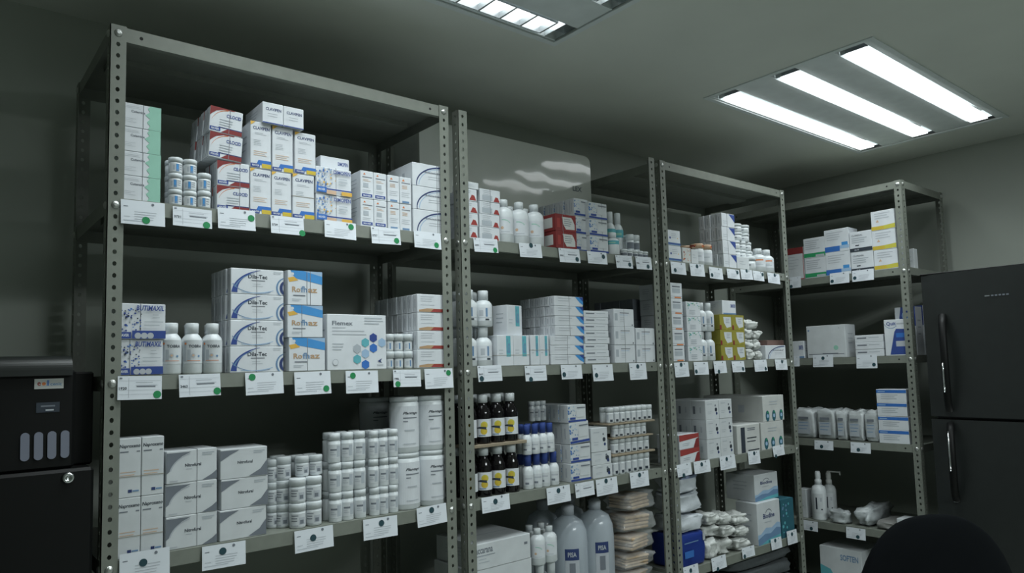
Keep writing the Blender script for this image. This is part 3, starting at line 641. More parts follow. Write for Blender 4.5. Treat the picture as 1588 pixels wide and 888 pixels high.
STOCK = [
  ('box','cut','zigzag',1,1,0.0258,0.1070,-0.3646,0.0542,0.0080,1,4,1,0.1000,'white carton with mint zigzag edge','box','mint zigzag cartons',{'band':[0.5500]}),
  ('bot','jarA','jar_blue',1,1,0.1257,0.1879,-0.3646,0.0371,0.0080,2,3,2,0.0500,'white screw-cap jar with blue label','jar','small white jars beside zigzag cartons',{}),
  ('bot','jarB','jar_blue',1,1,0.1886,0.2194,-0.3646,0.0419,0.0080,1,2,2,0.0500,'white screw-cap jar in shorter stack','jar','small white jars beside zigzag cartons',{}),
  ('box','cilA','redarc',1,1,0.2281,0.3039,-0.3646,0.0596,0.0080,1,2,3,0.0300,'white carton with dark red corners','box','red cornered cartons',{'band':[0.7000]}),
  ('box','cilB','redarc',1,1,0.2187,0.2952,-0.2449,0.0618,0.0080,1,2,6,0.0260,'tilted white carton with red corners','box','red cornered cartons',{'tilt':0.0700,'band':[0.6000],'lean':-0.0120}),
  ('box','clA','clavi',1,1,0.3055,0.3566,-0.3646,0.1129,0.0080,1,1,1,0.1000,'tall white carton with blue-yellow foot, first of row','box','blue-yellow footed cartons',{'col':''}),
  ('box','clA2','clavi',1,1,0.3060,0.3567,-0.2513,0.1164,0.0080,1,1,1,0.1000,'tall blue-yellow footed carton upon first of row','box','blue-yellow footed cartons',{}),
  ('box','clB','clavi',1,1,0.3590,0.4089,-0.3646,0.1116,0.0080,1,1,1,0.1000,'tall white blue-yellow footed carton, second of row','box','blue-yellow footed cartons',{}),
  ('box','clB2','clavi',1,1,0.3615,0.4142,-0.2526,0.1157,0.0080,1,1,1,0.1000,'tall blue-yellow footed carton upon second of row','box','blue-yellow footed cartons',{}),
  ('box','clC','clavi',1,1,0.4139,0.4710,-0.3646,0.1151,0.0080,1,1,1,0.1000,'tall white blue-yellow footed carton, third of row','box','blue-yellow footed cartons',{'hband':0.5000}),
  ('box','clC2','clavi',1,1,0.4176,0.4733,-0.2491,0.1082,0.0080,1,1,1,0.1000,'tall blue-yellow footed carton upon third of row','box','blue-yellow footed cartons',{}),
  ('box','clT','clavitop',1,1,0.3328,0.4392,-0.1365,0.0533,-0.0000,2,1,1,0.1200,'white carton lying atop blue-yellow footed stack','box','blue-yellow footed cartons',{}),
  ('box','dim','dimop',1,1,0.4736,0.5735,-0.3646,0.0722,0.0080,1,2,1,0.0900,'white carton with blue speckles, yellow foot','box','blue speckled cartons',{'band':[0.5600]}),
  ('box','dimT','plainblue',1,1,0.5059,0.5895,-0.2198,0.0426,0.0500,1,1,1,0.0800,'flat white carton atop blue speckled cartons','box','blue speckled cartons',{}),
  ('box','smA','smallblue',1,1,0.5998,0.6795,-0.3646,0.0761,0.0080,2,2,1,0.0800,'small white carton with blue foot stripe','box','small white cartons in four columns',{'col0':0}),
  ('box','smB','smallorange',1,1,0.6825,0.7582,-0.3646,0.0761,0.0080,2,2,1,0.0800,'small white carton with orange print','box','small white cartons in four columns',{}),
  ('box','arc','navyarc',1,1,0.7635,0.8801,-0.3646,0.0672,0.0080,1,3,1,0.1400,'white carton with thick navy arc','box','navy arc cartons',{'band':[0.7000]}),
  ('tag',1,1,0.0257,0.1135,-0.4210,-0.3677,(0.0492,0.0109),'','g'),
  ('tag',1,1,0.1295,0.2137,-0.4143,-0.3705,(0.0720,0.0075),'3731','g'),
  ('tag',1,1,0.2274,0.3144,-0.4109,-0.3616,(0.0771,0.0305),'','g'),
  ('tag',1,1,0.3520,0.4357,-0.4100,-0.3656,(0.0786,0.0060),'3739','g'),
  ('tag',1,1,0.4907,0.5786,-0.4065,-0.3615,(0.0738,0.0343),'','g'),
  ('tag',1,1,0.6247,0.7136,-0.4113,-0.3660,(0.0757,0.0112),'3737','g'),
  ('tag',1,1,0.7569,0.8461,-0.4105,-0.3632,(0.0727,0.0117),'','g'),
  ('box','but1','butimax',1,2,0.0243,0.1152,-0.7456,0.0768,0.0080,1,1,1,0.0900,'white carton with navy molecule print, under its twin','box','navy molecule cartons',{'band':[0.2800]}),
  ('box','but2','butimax',1,2,0.0237,0.1196,-0.6684,0.0779,0.0080,1,1,1,0.0900,'white carton with navy molecule print, upon its twin','box','navy molecule cartons',{'band':[0.4800]}),
  ('bot','tob','tobra',1,2,0.1152,0.2491,-0.7456,0.1156,0.0080,3,1,2,0.0500,'white bottle with grey-orange label','bottle','white bottles with grey labels',{}),
  ('box','dila','dila',1,2,0.2608,0.3884,-0.7456,0.0618,0.0080,1,4,5,0.0260,'white carton with navy swooshes','box','navy swoosh cartons',{'band':[0.4800],'shift':1}),
  ('box','rof1','rofhaz',1,2,0.4005,0.4955,-0.7456,0.0828,0.0080,1,1,1,0.0700,'blue-topped white carton, bottom of its stack','box','blue topped cartons',{'band':[0.5000]}),
  ('box','rof2','rofhaz',1,2,0.3983,0.4909,-0.6624,0.0805,0.0080,1,1,1,0.0700,'blue-topped white carton, middle of its stack','box','blue topped cartons',{'band':[0.4000]}),
  ('box','rof3','rofhaz',1,2,0.3977,0.4888,-0.5815,0.0859,0.0080,1,1,1,0.0700,'blue-topped white carton, top of its stack','box','blue topped cartons',{'band':[0.5500,0.6500]}),
  ('box','flem','flemex',1,2,0.5007,0.6717,-0.7456,0.1441,0.0080,1,1,1,0.0500,'large white carton printed with blue hexagons','box','',{}),
  ('bot','wrapj','widejar',1,2,0.6794,0.7687,-0.7456,0.0476,0.0200,3,2,2,0.0500,'squat wide-capped white jar','jar','squat white jars behind red-footed cartons',{}),
  ('box','redf','redfoot',1,2,0.7696,0.8774,-0.7456,0.0518,0.0080,1,4,9,0.0260,'white carton with red foot stripe','box','red footed cartons',{}),
  ('tag',1,2,0.0246,0.1106,-0.7964,-0.7466,(0.0769,0.0101),'1920','g'),
  ('tag',1,2,0.1467,0.2353,-0.7968,-0.7473,(0.0807,0.0099),'3463','g'),
  ('tag',1,2,0.2923,0.3829,-0.7992,-0.7468,(0.0161,0.0419),'','g'),
  ('tag',1,2,0.4110,0.5055,-0.8046,-0.7483,(0.0813,0.0128),'','g'),
  ('tag',1,2,0.5462,0.6387,-0.8059,-0.7485,(0.0199,0.0453),'','g'),
  ('tag',1,2,0.6843,0.7702,-0.7948,-0.7484,(0.0128,0.0081),'1986','g'),
  ('tag',1,2,0.7840,0.8778,-0.8039,-0.7489,(0.0791,0.0423),'','g'),
  ('box','nap','naprox',1,3,0.0303,0.1208,-1.1266,0.1244,0.0080,2,2,1,0.0600,'tall white carton with black title','box','tall white cartons beside post',{'hband':0.3500}),
  ('box','nit','nitro',1,3,0.1237,0.2324,-1.1266,0.0710,0.0120,1,3,1,0.0900,'white carton with grey swoosh corners','box','grey swoosh cartons',{'band':[0.6000],'rj':0.0600,'jit':0.0030}),
  ('box','nit2','nitro2',1,3,0.2408,0.3487,-1.1266,0.0688,0.0120,1,3,1,0.0900,'white grey-swoosh carton of right-hand stack','box','grey swoosh cartons',{'rj':0.0500,'jit':0.0030}),
  ('bot','cluA','jar_grey',1,3,0.3715,0.4053,-1.1266,0.0554,0.0600,1,3,2,0.0500,'white lidded jar beside grey swoosh cartons','jar','clustered white lidded jars',{}),
  ('bot','cluB','jar_grey',1,3,0.3897,0.4287,-1.1266,0.0572,0.0450,1,3,2,0.0500,'white lidded jar in leaning cluster middle','jar','clustered white lidded jars',{}),
  ('bot','cluC','jar_grey',1,3,0.4109,0.4939,-1.1266,0.0599,0.0101,2,2,1,0.0500,'white lidded jar foremost in cluster','jar','clustered white lidded jars',{}),
  ('bot','cluD','jar_grey',1,3,0.4327,0.5039,-1.0064,0.0500,0.0300,2,1,2,0.0500,'white lidded jar topping the cluster','jar','clustered white lidded jars',{}),
  ('bot','tinA','tallsmall',1,3,0.5101,0.6158,-1.1266,0.0740,0.0080,3,3,2,0.0500,'slim white bottle in banded bundle','bottle','banded bundles of slim bottles',{'jit':0.0060}),
  ('bot','tinB','tallsmall',1,3,0.6214,0.7097,-1.1266,0.0733,0.0080,3,3,2,0.0500,'slim white bottle, right-hand banded bundle','bottle','banded bundles of slim bottles',{'jit':0.0060}),
  ('bot','plan','plantago',1,3,0.7058,0.8722,-1.1266,0.1516,0.0080,2,2,1,0.0500,'large white canister with black title','canister','large white canisters',{}),
  ('bot','planb','plantago',1,3,0.7006,0.8787,-1.1266,0.1497,0.1700,2,2,1,0.0500,'shadowed white canister behind front pair','canister','large white canisters',{}),
  ('tag',1,3,0.0341,0.1309,-1.1730,-1.1147,(0.0449,0.0347),'','d'),
  ('tag',1,3,0.1972,0.2926,-1.1788,-1.1275,(0.0444,0.0357),'','d'),
  ('tag',1,3,0.4099,0.5090,-1.1797,-1.1284,(0.0466,0.0291),'','d'),
  ('tag',1,3,0.5909,0.6899,-1.1802,-1.1286,(0.0519,0.0371),'','d'),
  ('tag',1,3,0.7523,0.8475,-1.1735,-1.1225,(0.0469,0.0392),'','d'),
  ('box','ratA','redtri',2,1,0.9423,0.9899,-0.3646,0.0376,0.0080,1,4,2,0.0500,'narrow white carton with red triangle','box','red triangle cartons',{}),
  ('box','ratT','plain',2,1,0.9465,0.9956,-0.2139,0.0217,0.0080,1,1,1,0.0700,'plain flat white box capping red triangle stack','box','',{}),
  ('box','ratB','redtri2',2,1,0.9947,1.0714,-0.3646,0.0402,0.0080,1,2,2,0.0600,'wide white carton with red triangle','box','red triangle cartons',{}),
  ('box','ratC','redtri2',2,1,0.9983,1.0766,-0.2839,0.0387,0.0080,1,2,2,0.0600,'upper wide white red-triangle carton','box','red triangle cartons',{'band':[0.5000]}),
  ('bot','lot','lotion',2,1,1.0815,1.2746,-0.3646,0.1411,0.0080,3,1,2,0.0500,'tall white lotion bottle','bottle','tall white lotion bottles',{}),
  ('box','redb','redbox',2,1,1.2996,1.3936,-0.3646,0.0569,-0.0020,1,2,1,0.0700,'crimson carton with cream panel','box','crimson cartons',{'band':[0.3500]}),
  ('box','bluA','bluew',2,1,1.4189,1.4873,-0.3646,0.0624,0.0300,1,3,8,0.0250,'white carton with blue lower edge','box','blue edged cartons behind crimson ones',{}),
  ('box','bluB','bluew',2,1,1.4722,1.5621,-0.3646,0.0590,0.0120,1,3,1,0.0600,'white blue-edged carton of right column','box','blue edged cartons behind crimson ones',{'band':[0.7000]}),
  ('bot','grnA','greenb',2,1,1.5722,1.6223,-0.3646,0.0812,0.0000,1,1,1,0.0500,'white bottle with green label, low front','bottle','',{}),
  ('bot','grnB','greenb',2,1,1.6226,1.7056,-0.3646,0.1713,0.0560,2,1,1,0.0500,'white bottle behind green labelled bottle','bottle','white bottles with green band',{}),
  ('bot','synA','vial',2,1,1.6380,1.7792,-0.3646,0.0261,0.0080,5,1,2,0.0500,'tiny white vial with dark band','vial','tiny white vials on their shelf',{}),
  ('bot','synB','vial',2,1,1.6877,1.7516,-0.3381,0.0600,0.0200,2,1,2,0.0500,'tiny white vial heaped on other vials','vial','tiny white vials on their shelf',{'jit':0.2000}),
  ('tag',2,1,0.9639,1.0540,-0.4064,-0.3639,(0.0776,0.0083),'2001','g'),
  ('tag',2,1,1.1400,1.2326,-0.4084,-0.3637,(0.0489,0.0388),'','d'),
  ('tag',2,1,1.3088,1.4032,-0.4125,-0.3657,(0.0794,0.0122),'3045','d'),
  ('tag',2,1,1.4399,1.5347,-0.4075,-0.3657,(0.0771,0.0268),'','d'),
  ('tag',2,1,1.5805,1.6668,-0.4136,-0.3679,(0.0694,0.0139),'1957','d'),
  ('tag',2,1,1.6859,1.7714,-0.4112,-0.3644,(0.0638,0.0113),'1936','d'),
  ('bot','bigA','whitebig',2,2,0.9318,1.0462,-0.7456,0.1194,0.0080,2,1,2,0.0500,'stout white bottle of lower tier','bottle','stout white bottles',{}),
  ('bot','bigB','whitebig',2,2,0.9374,1.0501,-0.6258,0.1098,0.0080,2,1,2,0.0500,'stout white bottle of upper tier','bottle','stout white bottles',{}),
  ('box','tealA','tealp',2,2,1.0511,1.1793,-0.7456,0.0938,0.0080,2,1,1,0.1200,'white carton with teal side stripe','box','teal striped cartons',{'hband':0.3500}),
  ('box','tealB','tealp',2,2,1.1846,1.2623,-0.7456,0.0948,0.0080,2,1,1,0.1000,'slim white carton with teal stripe','box','teal striped cartons',{'hband':0.5000}),
  ('box','tealC','tealp',2,2,1.0914,1.1640,-0.6514,0.0940,0.0200,1,1,1,0.0600,'upright white teal-striped carton standing on row','box','',{'rz':0.2000}),
  ('box','cor','bluecorner',2,2,1.2693,1.4177,-0.7456,0.0311,0.0080,1,3,1,0.1000,'flat white carton with blue corner, lower stack','box','blue cornered flat cartons',{'band':[0.5000]}),
  ('box','cor2','bluecorner',2,2,1.2932,1.4240,-0.6519,0.0325,0.0080,1,4,7,0.0250,'flat blue-cornered white carton, upper stack','box','blue cornered flat cartons',{'band':[0.5000]}),
  ('box','thin','thinw',2,2,1.4237,1.5428,-0.7456,0.0224,0.0080,1,8,1,0.0800,'thin white carton with grey title','box','stack of thin white cartons',{'jit':0.0060}),
  ('box','qA','grayprint',2,2,1.5720,1.6780,-0.7456,0.0633,0.0080,1,3,1,0.0900,'white carton with grey barcode side','box','barcoded white cartons',{'band':[0.5000]}),
  ('box','qB','grayprint',2,2,1.6832,1.7862,-0.7456,0.0619,0.0080,1,2,1,0.0900,'white barcoded carton near right post','box','barcoded white cartons',{'band':[0.4500]}),
  ('box','bk','darkspine',3,2,1.8620,1.9550,-0.7456,0.0833,0.1700,1,3,6,0.0350,'dim carton at shelf back near post','box','dim cartons at shelf back',{}),
  ('tag',2,2,0.9669,1.0561,-0.7906,-0.7437,(0.0118,0.0090),'3641','d'),
  ('tag',2,2,1.1476,1.2358,-0.7948,-0.7473,(0.0210,0.0053),'2086','d'),
  ('tag',2,2,1.3000,1.3932,-0.7937,-0.7472,(0.0114,0.0152),'','d'),
  ('tag',2,2,1.4446,1.5422,-0.8047,-0.7488,(0.0154,0.0197),'','d'),
  ('tag',2,2,1.6279,1.7174,-0.8063,-0.7478,(0.0443,0.0463),'','d'),
  ('bot','syrA','syrup',2,3,0.9280,1.1384,-1.1266,0.1433,0.0080,4,1,2,0.0500,'dark syrup bottle, lower tier','bottle','dark syrup bottles with lemon labels',{}),
  ('box','cardb','cardboard',2,3,0.9383,1.1561,-0.9829,0.0099,0.0040,1,1,1,0.1200,'cardboard sheet between syrup bottle tiers','sheet','',{}),
  ('bot','syrB','syrup',2,3,0.9301,1.1391,-0.9725,0.1441,0.0080,4,1,2,0.0500,'dark syrup bottle, upper tier','bottle','dark syrup bottles with lemon labels',{}),
  ('bot','blcA','bluecap',2,3,1.1539,1.2971,-1.1266,0.1049,0.0080,4,1,3,0.0500,'white blue-capped bottle, lower tier','bottle','blue capped white bottles',{'jit':0.0030}),
  ('bot','blcB','bluecap',2,3,1.1554,1.2823,-1.0213,0.0917,0.0080,4,1,2,0.0500,'white blue-capped bottle, upper tier','bottle','blue capped white bottles',{'jit':0.0030}),
  ('bot','blcC','tallsmall',2,3,1.2569,1.3308,-0.9292,0.0659,0.1000,3,1,1,0.0500,'white-capped bottle behind syrup bottles','bottle','white capped bottles behind syrup',{}),
  ('box','elA','bluew',2,3,1.3398,1.4313,-1.1266,0.0599,0.0080,1,2,4,0.0450,'white carton with blue edge, lower','box','blue edged cartons on lower shelf',{}),
  ('box','elB','bluew',2,3,1.3427,1.4315,-1.0064,0.0697,0.0080,1,1,4,0.0450,'tilted blue-edged white carton','box','blue edged cartons on lower shelf',{'tilt':-0.0500}),
  ('box','elC','bluew',2,3,1.3374,1.4200,-0.9363,0.0581,0.0080,1,1,4,0.0450,'topmost blue-edged white carton','box','blue edged cartons on lower shelf',{}),
  ('box','smlA','blackblob',2,3,1.4404,1.5339,-1.1266,0.0428,0.0080,1,2,2,0.0600,'low white carton beside jar trays','box','low white cartons beside jar trays',{}),
  ('box','smlB','blackblob',2,3,1.4389,1.5165,-1.0407,0.0803,0.0080,1,1,2,0.0600,'square white carton above low cartons','box','',{}),
  ('bot','tr1','trayjar',2,3,1.5435,1.7389,-1.1266,0.0627,0.0080,6,1,1,0.0500,'tiny jar in lowest cardboard tray','jar','tiny jars in cardboard trays',{}),
  ('box','tc1','cardboard',2,3,1.5353,1.7585,-1.0635,0.0073,0.0030,1,1,1,0.1300,'cardboard sheet above lowest jar tray','sheet','',{}),
  ('bot','tr2','trayjar',2,3,1.5476,1.7401,-1.0558,0.0503,0.0080,6,1,1,0.0500,'tiny jar in second cardboard tray','jar','tiny jars in cardboard trays',{}),
  ('box','tc2','cardboard',2,3,1.5386,1.7481,-1.0051,0.0050,0.0030,1,1,1,0.1300,'cardboard sheet above second jar tray','sheet','',{}),
  ('bot','tr3','trayjar',2,3,1.5508,1.7262,-0.9998,0.0420,0.0080,6,1,1,0.0500,'tiny jar in third cardboard tray','jar','tiny jars in cardboard trays',{}),
  ('box','tc3','cardboard',2,3,1.5190,1.7621,-0.9573,0.0064,0.0030,1,1,1,0.1300,'cardboard sheet under topmost white jars','sheet','',{}),
  ('bot','tr4','trayjar',2,3,1.5311,1.7615,-0.9505,0.0531,0.0080,8,1,2,0.0500,'tiny white jar on topmost sheet','jar','tiny jars in cardboard trays',{}),
  ('tag',2,3,0.9695,1.0725,-1.1679,-1.1241,(0.0496,0.0279),'','d'),
  ('tag',2,3,1.2223,1.3220,-1.1794,-1.1283,(0.0492,0.0380),'','d'),
  ('tag',2,3,1.3450,1.4306,-1.1742,-1.1294,None,'2077','d'),
  ('tag',2,3,1.4412,1.5426,-1.1818,-1.1285,(0.0477,0.0445),'','d'),
  ('tag',2,3,1.6078,1.7045,-1.1765,-1.1241,(0.0490,0.0403),'','d'),
  ('box','bigbox2','bigwhite',2,4,0.9398,1.1621,-1.5076,0.1785,0.0080,1,1,1,0.2000,'large white carton under another carton','box','large white cartons',{}),
  ('box','bigbox1','bigwhite',2,4,0.9496,1.1589,-1.3287,0.0733,0.0080,1,1,1,0.2000,'large white carton upon another carton','box','large white cartons',{}),
  ('bot','w4a','whitebig',2,4,1.1908,1.2852,-1.5076,0.1467,0.0080,2,1,2,0.0500,'white bottle of lower tier','bottle','white bottles beside large carton',{}),
  ('bot','w4b','lotion',2,4,1.1837,1.2836,-1.3605,0.1091,0.0080,2,1,2,0.0500,'white bottle of upper tier','bottle','white bottles beside large carton',{}),
  ('bot','sal','saline',2,4,1.3159,1.5693,-1.5076,0.3035,0.0080,2,1,2,0.0500,'tall clear fluid bottle','bottle','tall clear fluid bottles',{}),
  ('gauze','gz1','gauze',2,4,1.5822,1.7447,-1.5076,0.0486,0.0080,1,1,1,0.1300,'','pack','bagged tan gauze packs',{}),
  ('gauze','gz2','gauze',2,4,1.5852,1.7481,-1.4586,0.0589,0.0080,1,1,1,0.1300,'','pack','bagged tan gauze packs',{}),
  ('gauze','gz3','gauze',2,4,1.5888,1.7522,-1.3993,0.0656,0.0080,1,1,1,0.1300,'','pack','bagged tan gauze packs',{}),
  ('gauze','gz4','gauze',2,4,1.5928,1.7567,-1.3332,0.0703,0.0080,1,1,1,0.1300,'','pack','bagged tan gauze packs',{}),
  ('gauze','gz5','gauze',2,4,1.5971,1.7616,-1.2625,0.0686,0.0080,1,1,1,0.1300,'','pack','bagged tan gauze packs',{}),
  ('box','r3a','bluebot',3,1,1.8839,1.9660,-0.3646,0.0605,0.0080,1,2,1,0.0600,'small white carton with blue bottom band','box','small blue banded cartons',{}),
  ('box','r3b','orangep',3,1,1.9739,2.0265,-0.3646,0.0593,0.0080,1,1,1,0.0500,'small cream carton with red scribble','box','',{}),
  ('box','r3c','plain',3,1,2.0306,2.0761,-0.3646,0.0564,0.0080,1,1,1,0.0500,'small plain white carton before red-lidded jars','box','',{}),
  ('bot','r3d','redcap',3,1,2.0761,2.1876,-0.3646,0.0860,0.0080,2,1,2,0.0500,'white jar with red-printed lid','jar','red lidded jars',{}),
  ('box','r3e','bluecorner2',3,1,2.2454,2.3372,-0.3646,0.0569,0.0080,1,4,4,0.0280,'white carton with dark blue triangle','box','blue triangle carton stack',{'band':[0.4000]}),
  ('box','r3f','plain',3,1,2.3419,2.4326,-0.3646,0.0523,0.0080,1,1,1,0.0600,'plain white carton beside blue triangle stack','box','',{}),
  ('bot','r3g','vialw',3,1,2.4375,2.5068,-0.3646,0.0624,0.0080,1,1,2,0.0500,'stubby white bottle, low in heap','bottle','heaped stubby bottles',{'jit':0.0200}),
  ('bot','r3h','vialw',3,1,2.3829,2.5151,-0.3119,0.0380,0.0350,3,2,2,0.0500,'stubby white bottle, heap middle','bottle','heaped stubby bottles',{'jit':0.1000}),
  ('bot','r3i','vialw',3,1,2.3948,2.5075,-0.2356,0.0381,0.0350,2,2,2,0.0500,'stubby white bottle, heap top','bottle','heaped stubby bottles',{'jit':0.1500}),
  ('bot','r3j','orangeb',3,1,2.5168,2.6514,-0.3646,0.1054,0.0080,2,1,2,0.0500,'small white bottle with orange mark','bottle','small orange marked bottles',{}),
  ('tag',3,1,1.8834,1.9734,-0.4155,-0.3689,(0.0231,0.0147),'','d'),
  ('tag',3,1,2.0015,2.0924,-0.4170,-0.3679,(0.0450,0.0395),'','d'),
  ('tag',3,1,2.1242,2.2135,-0.4188,-0.3722,(0.0150,0.0138),'','d'),
  ('tag',3,1,2.2448,2.3343,-0.4119,-0.3720,(0.0732,0.0285),'','d'),
  ('tag',3,1,2.3437,2.4303,-0.4105,-0.3682,(0.0450,0.0370),'','d'),
  ('tag',3,1,2.4346,2.5165,-0.4093,-0.3678,(0.0718,0.0292),'','d'),
  ('tag',3,1,2.5469,2.6432,-0.4143,-0.3691,(0.0568,0.0373),'','d'),
  ('box','r3k','orangefoot',3,2,1.8755,1.9608,-0.7456,0.0598,0.0080,1,5,2,0.0700,'white carton with orange foot','box','five-high orange footed cartons',{}),
  ('box','r3l','greenspeck',3,2,1.9806,2.0702,-0.7456,0.0575,0.0080,1,4,3,0.0350,'white carton with green speckles','box','green speckled cartons',{}),
  ('bot','r3m','whitebig',3,2,2.0702,2.1722,-0.7456,0.1164,0.0080,2,1,2,0.0500,'white bottle of lower tier','bottle','two-tier white bottles',{}),
  ('bot','r3n','whitebig',3,2,2.0756,2.1736,-0.6288,0.1140,0.0080,2,1,2,0.0500,'white bottle of upper tier','bottle','two-tier white bottles',{}),
  ('box','r3o','olive',3,2,2.1940,2.3670,-0.7456,0.0618,0.0080,2,3,1,0.0900,'olive-yellow carton with white panel','box','olive yellow cartons',{}),
  ('box','r3p','plainblue',3,2,2.2192,2.3144,-0.5598,0.0581,0.0080,1,1,1,0.1200,'white carton atop olive-yellow cartons','box','',{}),
  ('soft','wad0','gauzeroll',3,2,2.3718,2.4390,-0.7456,0.0468,0.0080,1,1,1,0.0500,'crumpled white gauze roll','gauze roll','crumpled gauze rolls beside olive cartons',{}),
  ('soft','wad1','gauzeroll',3,2,2.4439,2.5081,-0.7456,0.0410,0.0080,1,1,1,0.0500,'crumpled white gauze roll','gauze roll','crumpled gauze rolls beside olive cartons',{}),
  ('soft','wad2','gauzeroll',3,2,2.3716,2.4388,-0.6984,0.0427,0.0080,1,1,1,0.0500,'crumpled white gauze roll','gauze roll','crumpled gauze rolls beside olive cartons',{}),
  ('soft','wad3','gauzeroll',3,2,2.4431,2.5074,-0.7042,0.0461,0.0080,1,1,1,0.0500,'crumpled white gauze roll','gauze roll','crumpled gauze rolls beside olive cartons',{}),
  ('soft','wad4','gauzeroll',3,2,2.3757,2.4431,-0.6553,0.0401,0.0080,1,1,1,0.0500,'crumpled white gauze roll','gauze roll','crumpled gauze rolls beside olive cartons',{}),
  ('soft','wad5','gauzeroll',3,2,2.4428,2.5071,-0.6578,0.0379,0.0080,1,1,1,0.0500,'crumpled white gauze roll','gauze roll','crumpled gauze rolls beside olive cartons',{}),
  ('soft','wad6','gauzeroll',3,2,2.3748,2.4915,-0.6148,0.0402,0.0080,1,1,1,0.0500,'crumpled white gauze roll','gauze roll','crumpled gauze rolls beside olive cartons',{}),
  ('box','r3q','navyarc',3,2,2.5182,2.6793,-0.7456,0.0600,0.0080,1,1,1,0.0800,'low white carton with grey arc','box','',{}),
  ('box','r3r','reddish',3,2,2.6037,2.7423,-0.6852,0.0240,0.0500,1,1,1,0.0600,'dull red flat carton on shelf end','box','',{}),
  ('tag',3,2,1.8785,1.9623,-0.8048,-0.7498,(0.0403,0.0459),'','d'),
  ('tag',3,2,1.9958,2.0860,-0.7985,-0.7493,(0.0101,0.0130),'','d'),
  ('tag',3,2,2.1240,2.2064,-0.7970,-0.7489,(0.0278,0.0069),'','d'),
  ('tag',3,2,2.2464,2.3334,-0.7951,-0.7509,(0.0730,0.0124),'','d'),
  ('tag',3,2,2.4068,2.5024,-0.7965,-0.7480,(0.0807,0.0103),'','d'),
  ('tag',3,2,2.5683,2.6626,-0.7921,-0.7476,(0.0546,0.0353),'','d'),
  ('box','r3s','redpack',3,3,1.8893,2.0268,-1.1266,0.0534,0.0080,1,2,1,0.1000,'white pack with red wrapper','box','red wrapped packs',{'rz':0.1000}),
  ('box','r3t','blackblob',3,3,2.0719,2.2484,-1.1266,0.0754,0.0080,2,3,3,0.0700,'white carton with black emblem','box','black emblem cartons',{}),
  ('box','r3u','blackstripe',3,3,2.2754,2.4397,-1.1266,0.1147,0.0080,1,1,1,0.1000,'white carton with black upright stripe','box','',{}),
  ('box','r3v','ovalpair',3,3,2.4543,2.6265,-1.1266,0.1153,0.0080,1,1,1,0.2800,'white pack with green-blue ovals, lower','box','oval printed packs',{}),
  ('box','r3w','ovalpair',3,3,2.4760,2.6393,-1.0109,0.1093,0.0080,1,1,1,0.3000,'white pack with green-blue ovals, upper','box','oval printed packs',{}),
  ('tag',3,3,1.8655,1.9499,-1.1692,-1.1250,(0.0341,0.0031),'','d'),
  ('tag',3,3,1.9657,2.0666,-1.1689,-1.1236,(0.0479,0.0320),'','d'),
  ('tag',3,3,2.1316,2.2339,-1.1728,-1.1207,(0.0451,0.0389),'','d'),
  ('tag',3,3,2.3247,2.4096,-1.1708,-1.1190,(0.0444,0.0424),'','d'),
  ('tag',3,3,2.5127,2.5994,-1.1582,-1.1150,(0.0151,0.0012),'','d'),
  ('soft','bagB','bluebag',3,4,1.8759,2.0320,-1.5076,0.1243,0.0080,1,1,1,0.1400,'blue plastic packet beneath white bags','packet','',{}),
  ('soft','bagW1','whitebag',3,4,1.8777,2.0423,-1.3829,0.0688,0.0080,1,1,1,0.1400,'crinkled white bag directly on blue packet','bag','crinkled white plastic bags',{}),
  ('soft','bagW2','whitebag',3,4,1.8829,2.0440,-1.3137,0.0757,0.0080,1,1,1,0.1400,'crinkled white bag, middle of pile','bag','crinkled white plastic bags',{}),
  ('soft','bagW3','whitebag',3,4,1.8848,2.0381,-1.2376,0.0696,0.0080,1,1,1,0.1300,'crinkled white bag with blue top, uppermost','bag','crinkled white plastic bags',{}),
  ('soft','gr0','gauzeroll',3,4,2.0401,2.1271,-1.5076,0.0828,0.0080,1,1,1,0.1000,'soft white gauze roll','gauze roll','soft gauze rolls on bottom shelf',{}),
  ('soft','gr1','gauzeroll',3,4,2.1314,2.2266,-1.5076,0.0674,0.0080,1,1,1,0.1000,'soft white gauze roll','gauze roll','soft gauze rolls on bottom shelf',{}),
  ('soft','gr2','gauzeroll',3,4,2.2310,2.3353,-1.5076,0.0506,0.0080,1,1,1,0.1000,'soft white gauze roll','gauze roll','soft gauze rolls on bottom shelf',{}),
  ('soft','gs0','gauzeroll',3,4,2.0511,2.1430,-1.4244,0.0459,0.0080,1,1,1,0.1000,'soft white gauze roll','gauze roll','soft gauze rolls on bottom shelf',{}),
  ('soft','gs1','gauzeroll',3,4,2.1416,2.2373,-1.4398,0.0470,0.0080,1,1,1,0.1000,'soft white gauze roll','gauze roll','soft gauze rolls on bottom shelf',{}),
  ('soft','gs2','gauzeroll',3,4,2.2402,2.3496,-1.4566,0.0482,0.0080,1,1,1,0.1000,'soft white gauze roll','gauze roll','soft gauze rolls on bottom shelf',{}),
  ('soft','gt0','gauzeroll',3,4,2.0468,2.1343,-1.3781,0.0485,0.0080,1,1,1,0.1000,'soft white gauze roll','gauze roll','soft gauze rolls on bottom shelf',{}),
  ('soft','gt1','gauzeroll',3,4,2.1372,2.2328,-1.3924,0.0495,0.0080,1,1,1,0.1000,'soft white gauze roll','gauze roll','soft gauze rolls on bottom shelf',{}),
  ('soft','gt2','gauzeroll',3,4,2.2358,2.3404,-1.4080,0.0506,0.0080,1,1,1,0.1000,'soft white gauze roll','gauze roll','soft gauze rolls on bottom shelf',{}),
  ('box','wv1','wave',3,4,2.3868,2.5589,-1.5076,0.1697,0.0080,1,1,1,0.1000,'white carton with blue wave, lower','box','blue wave cartons',{}),
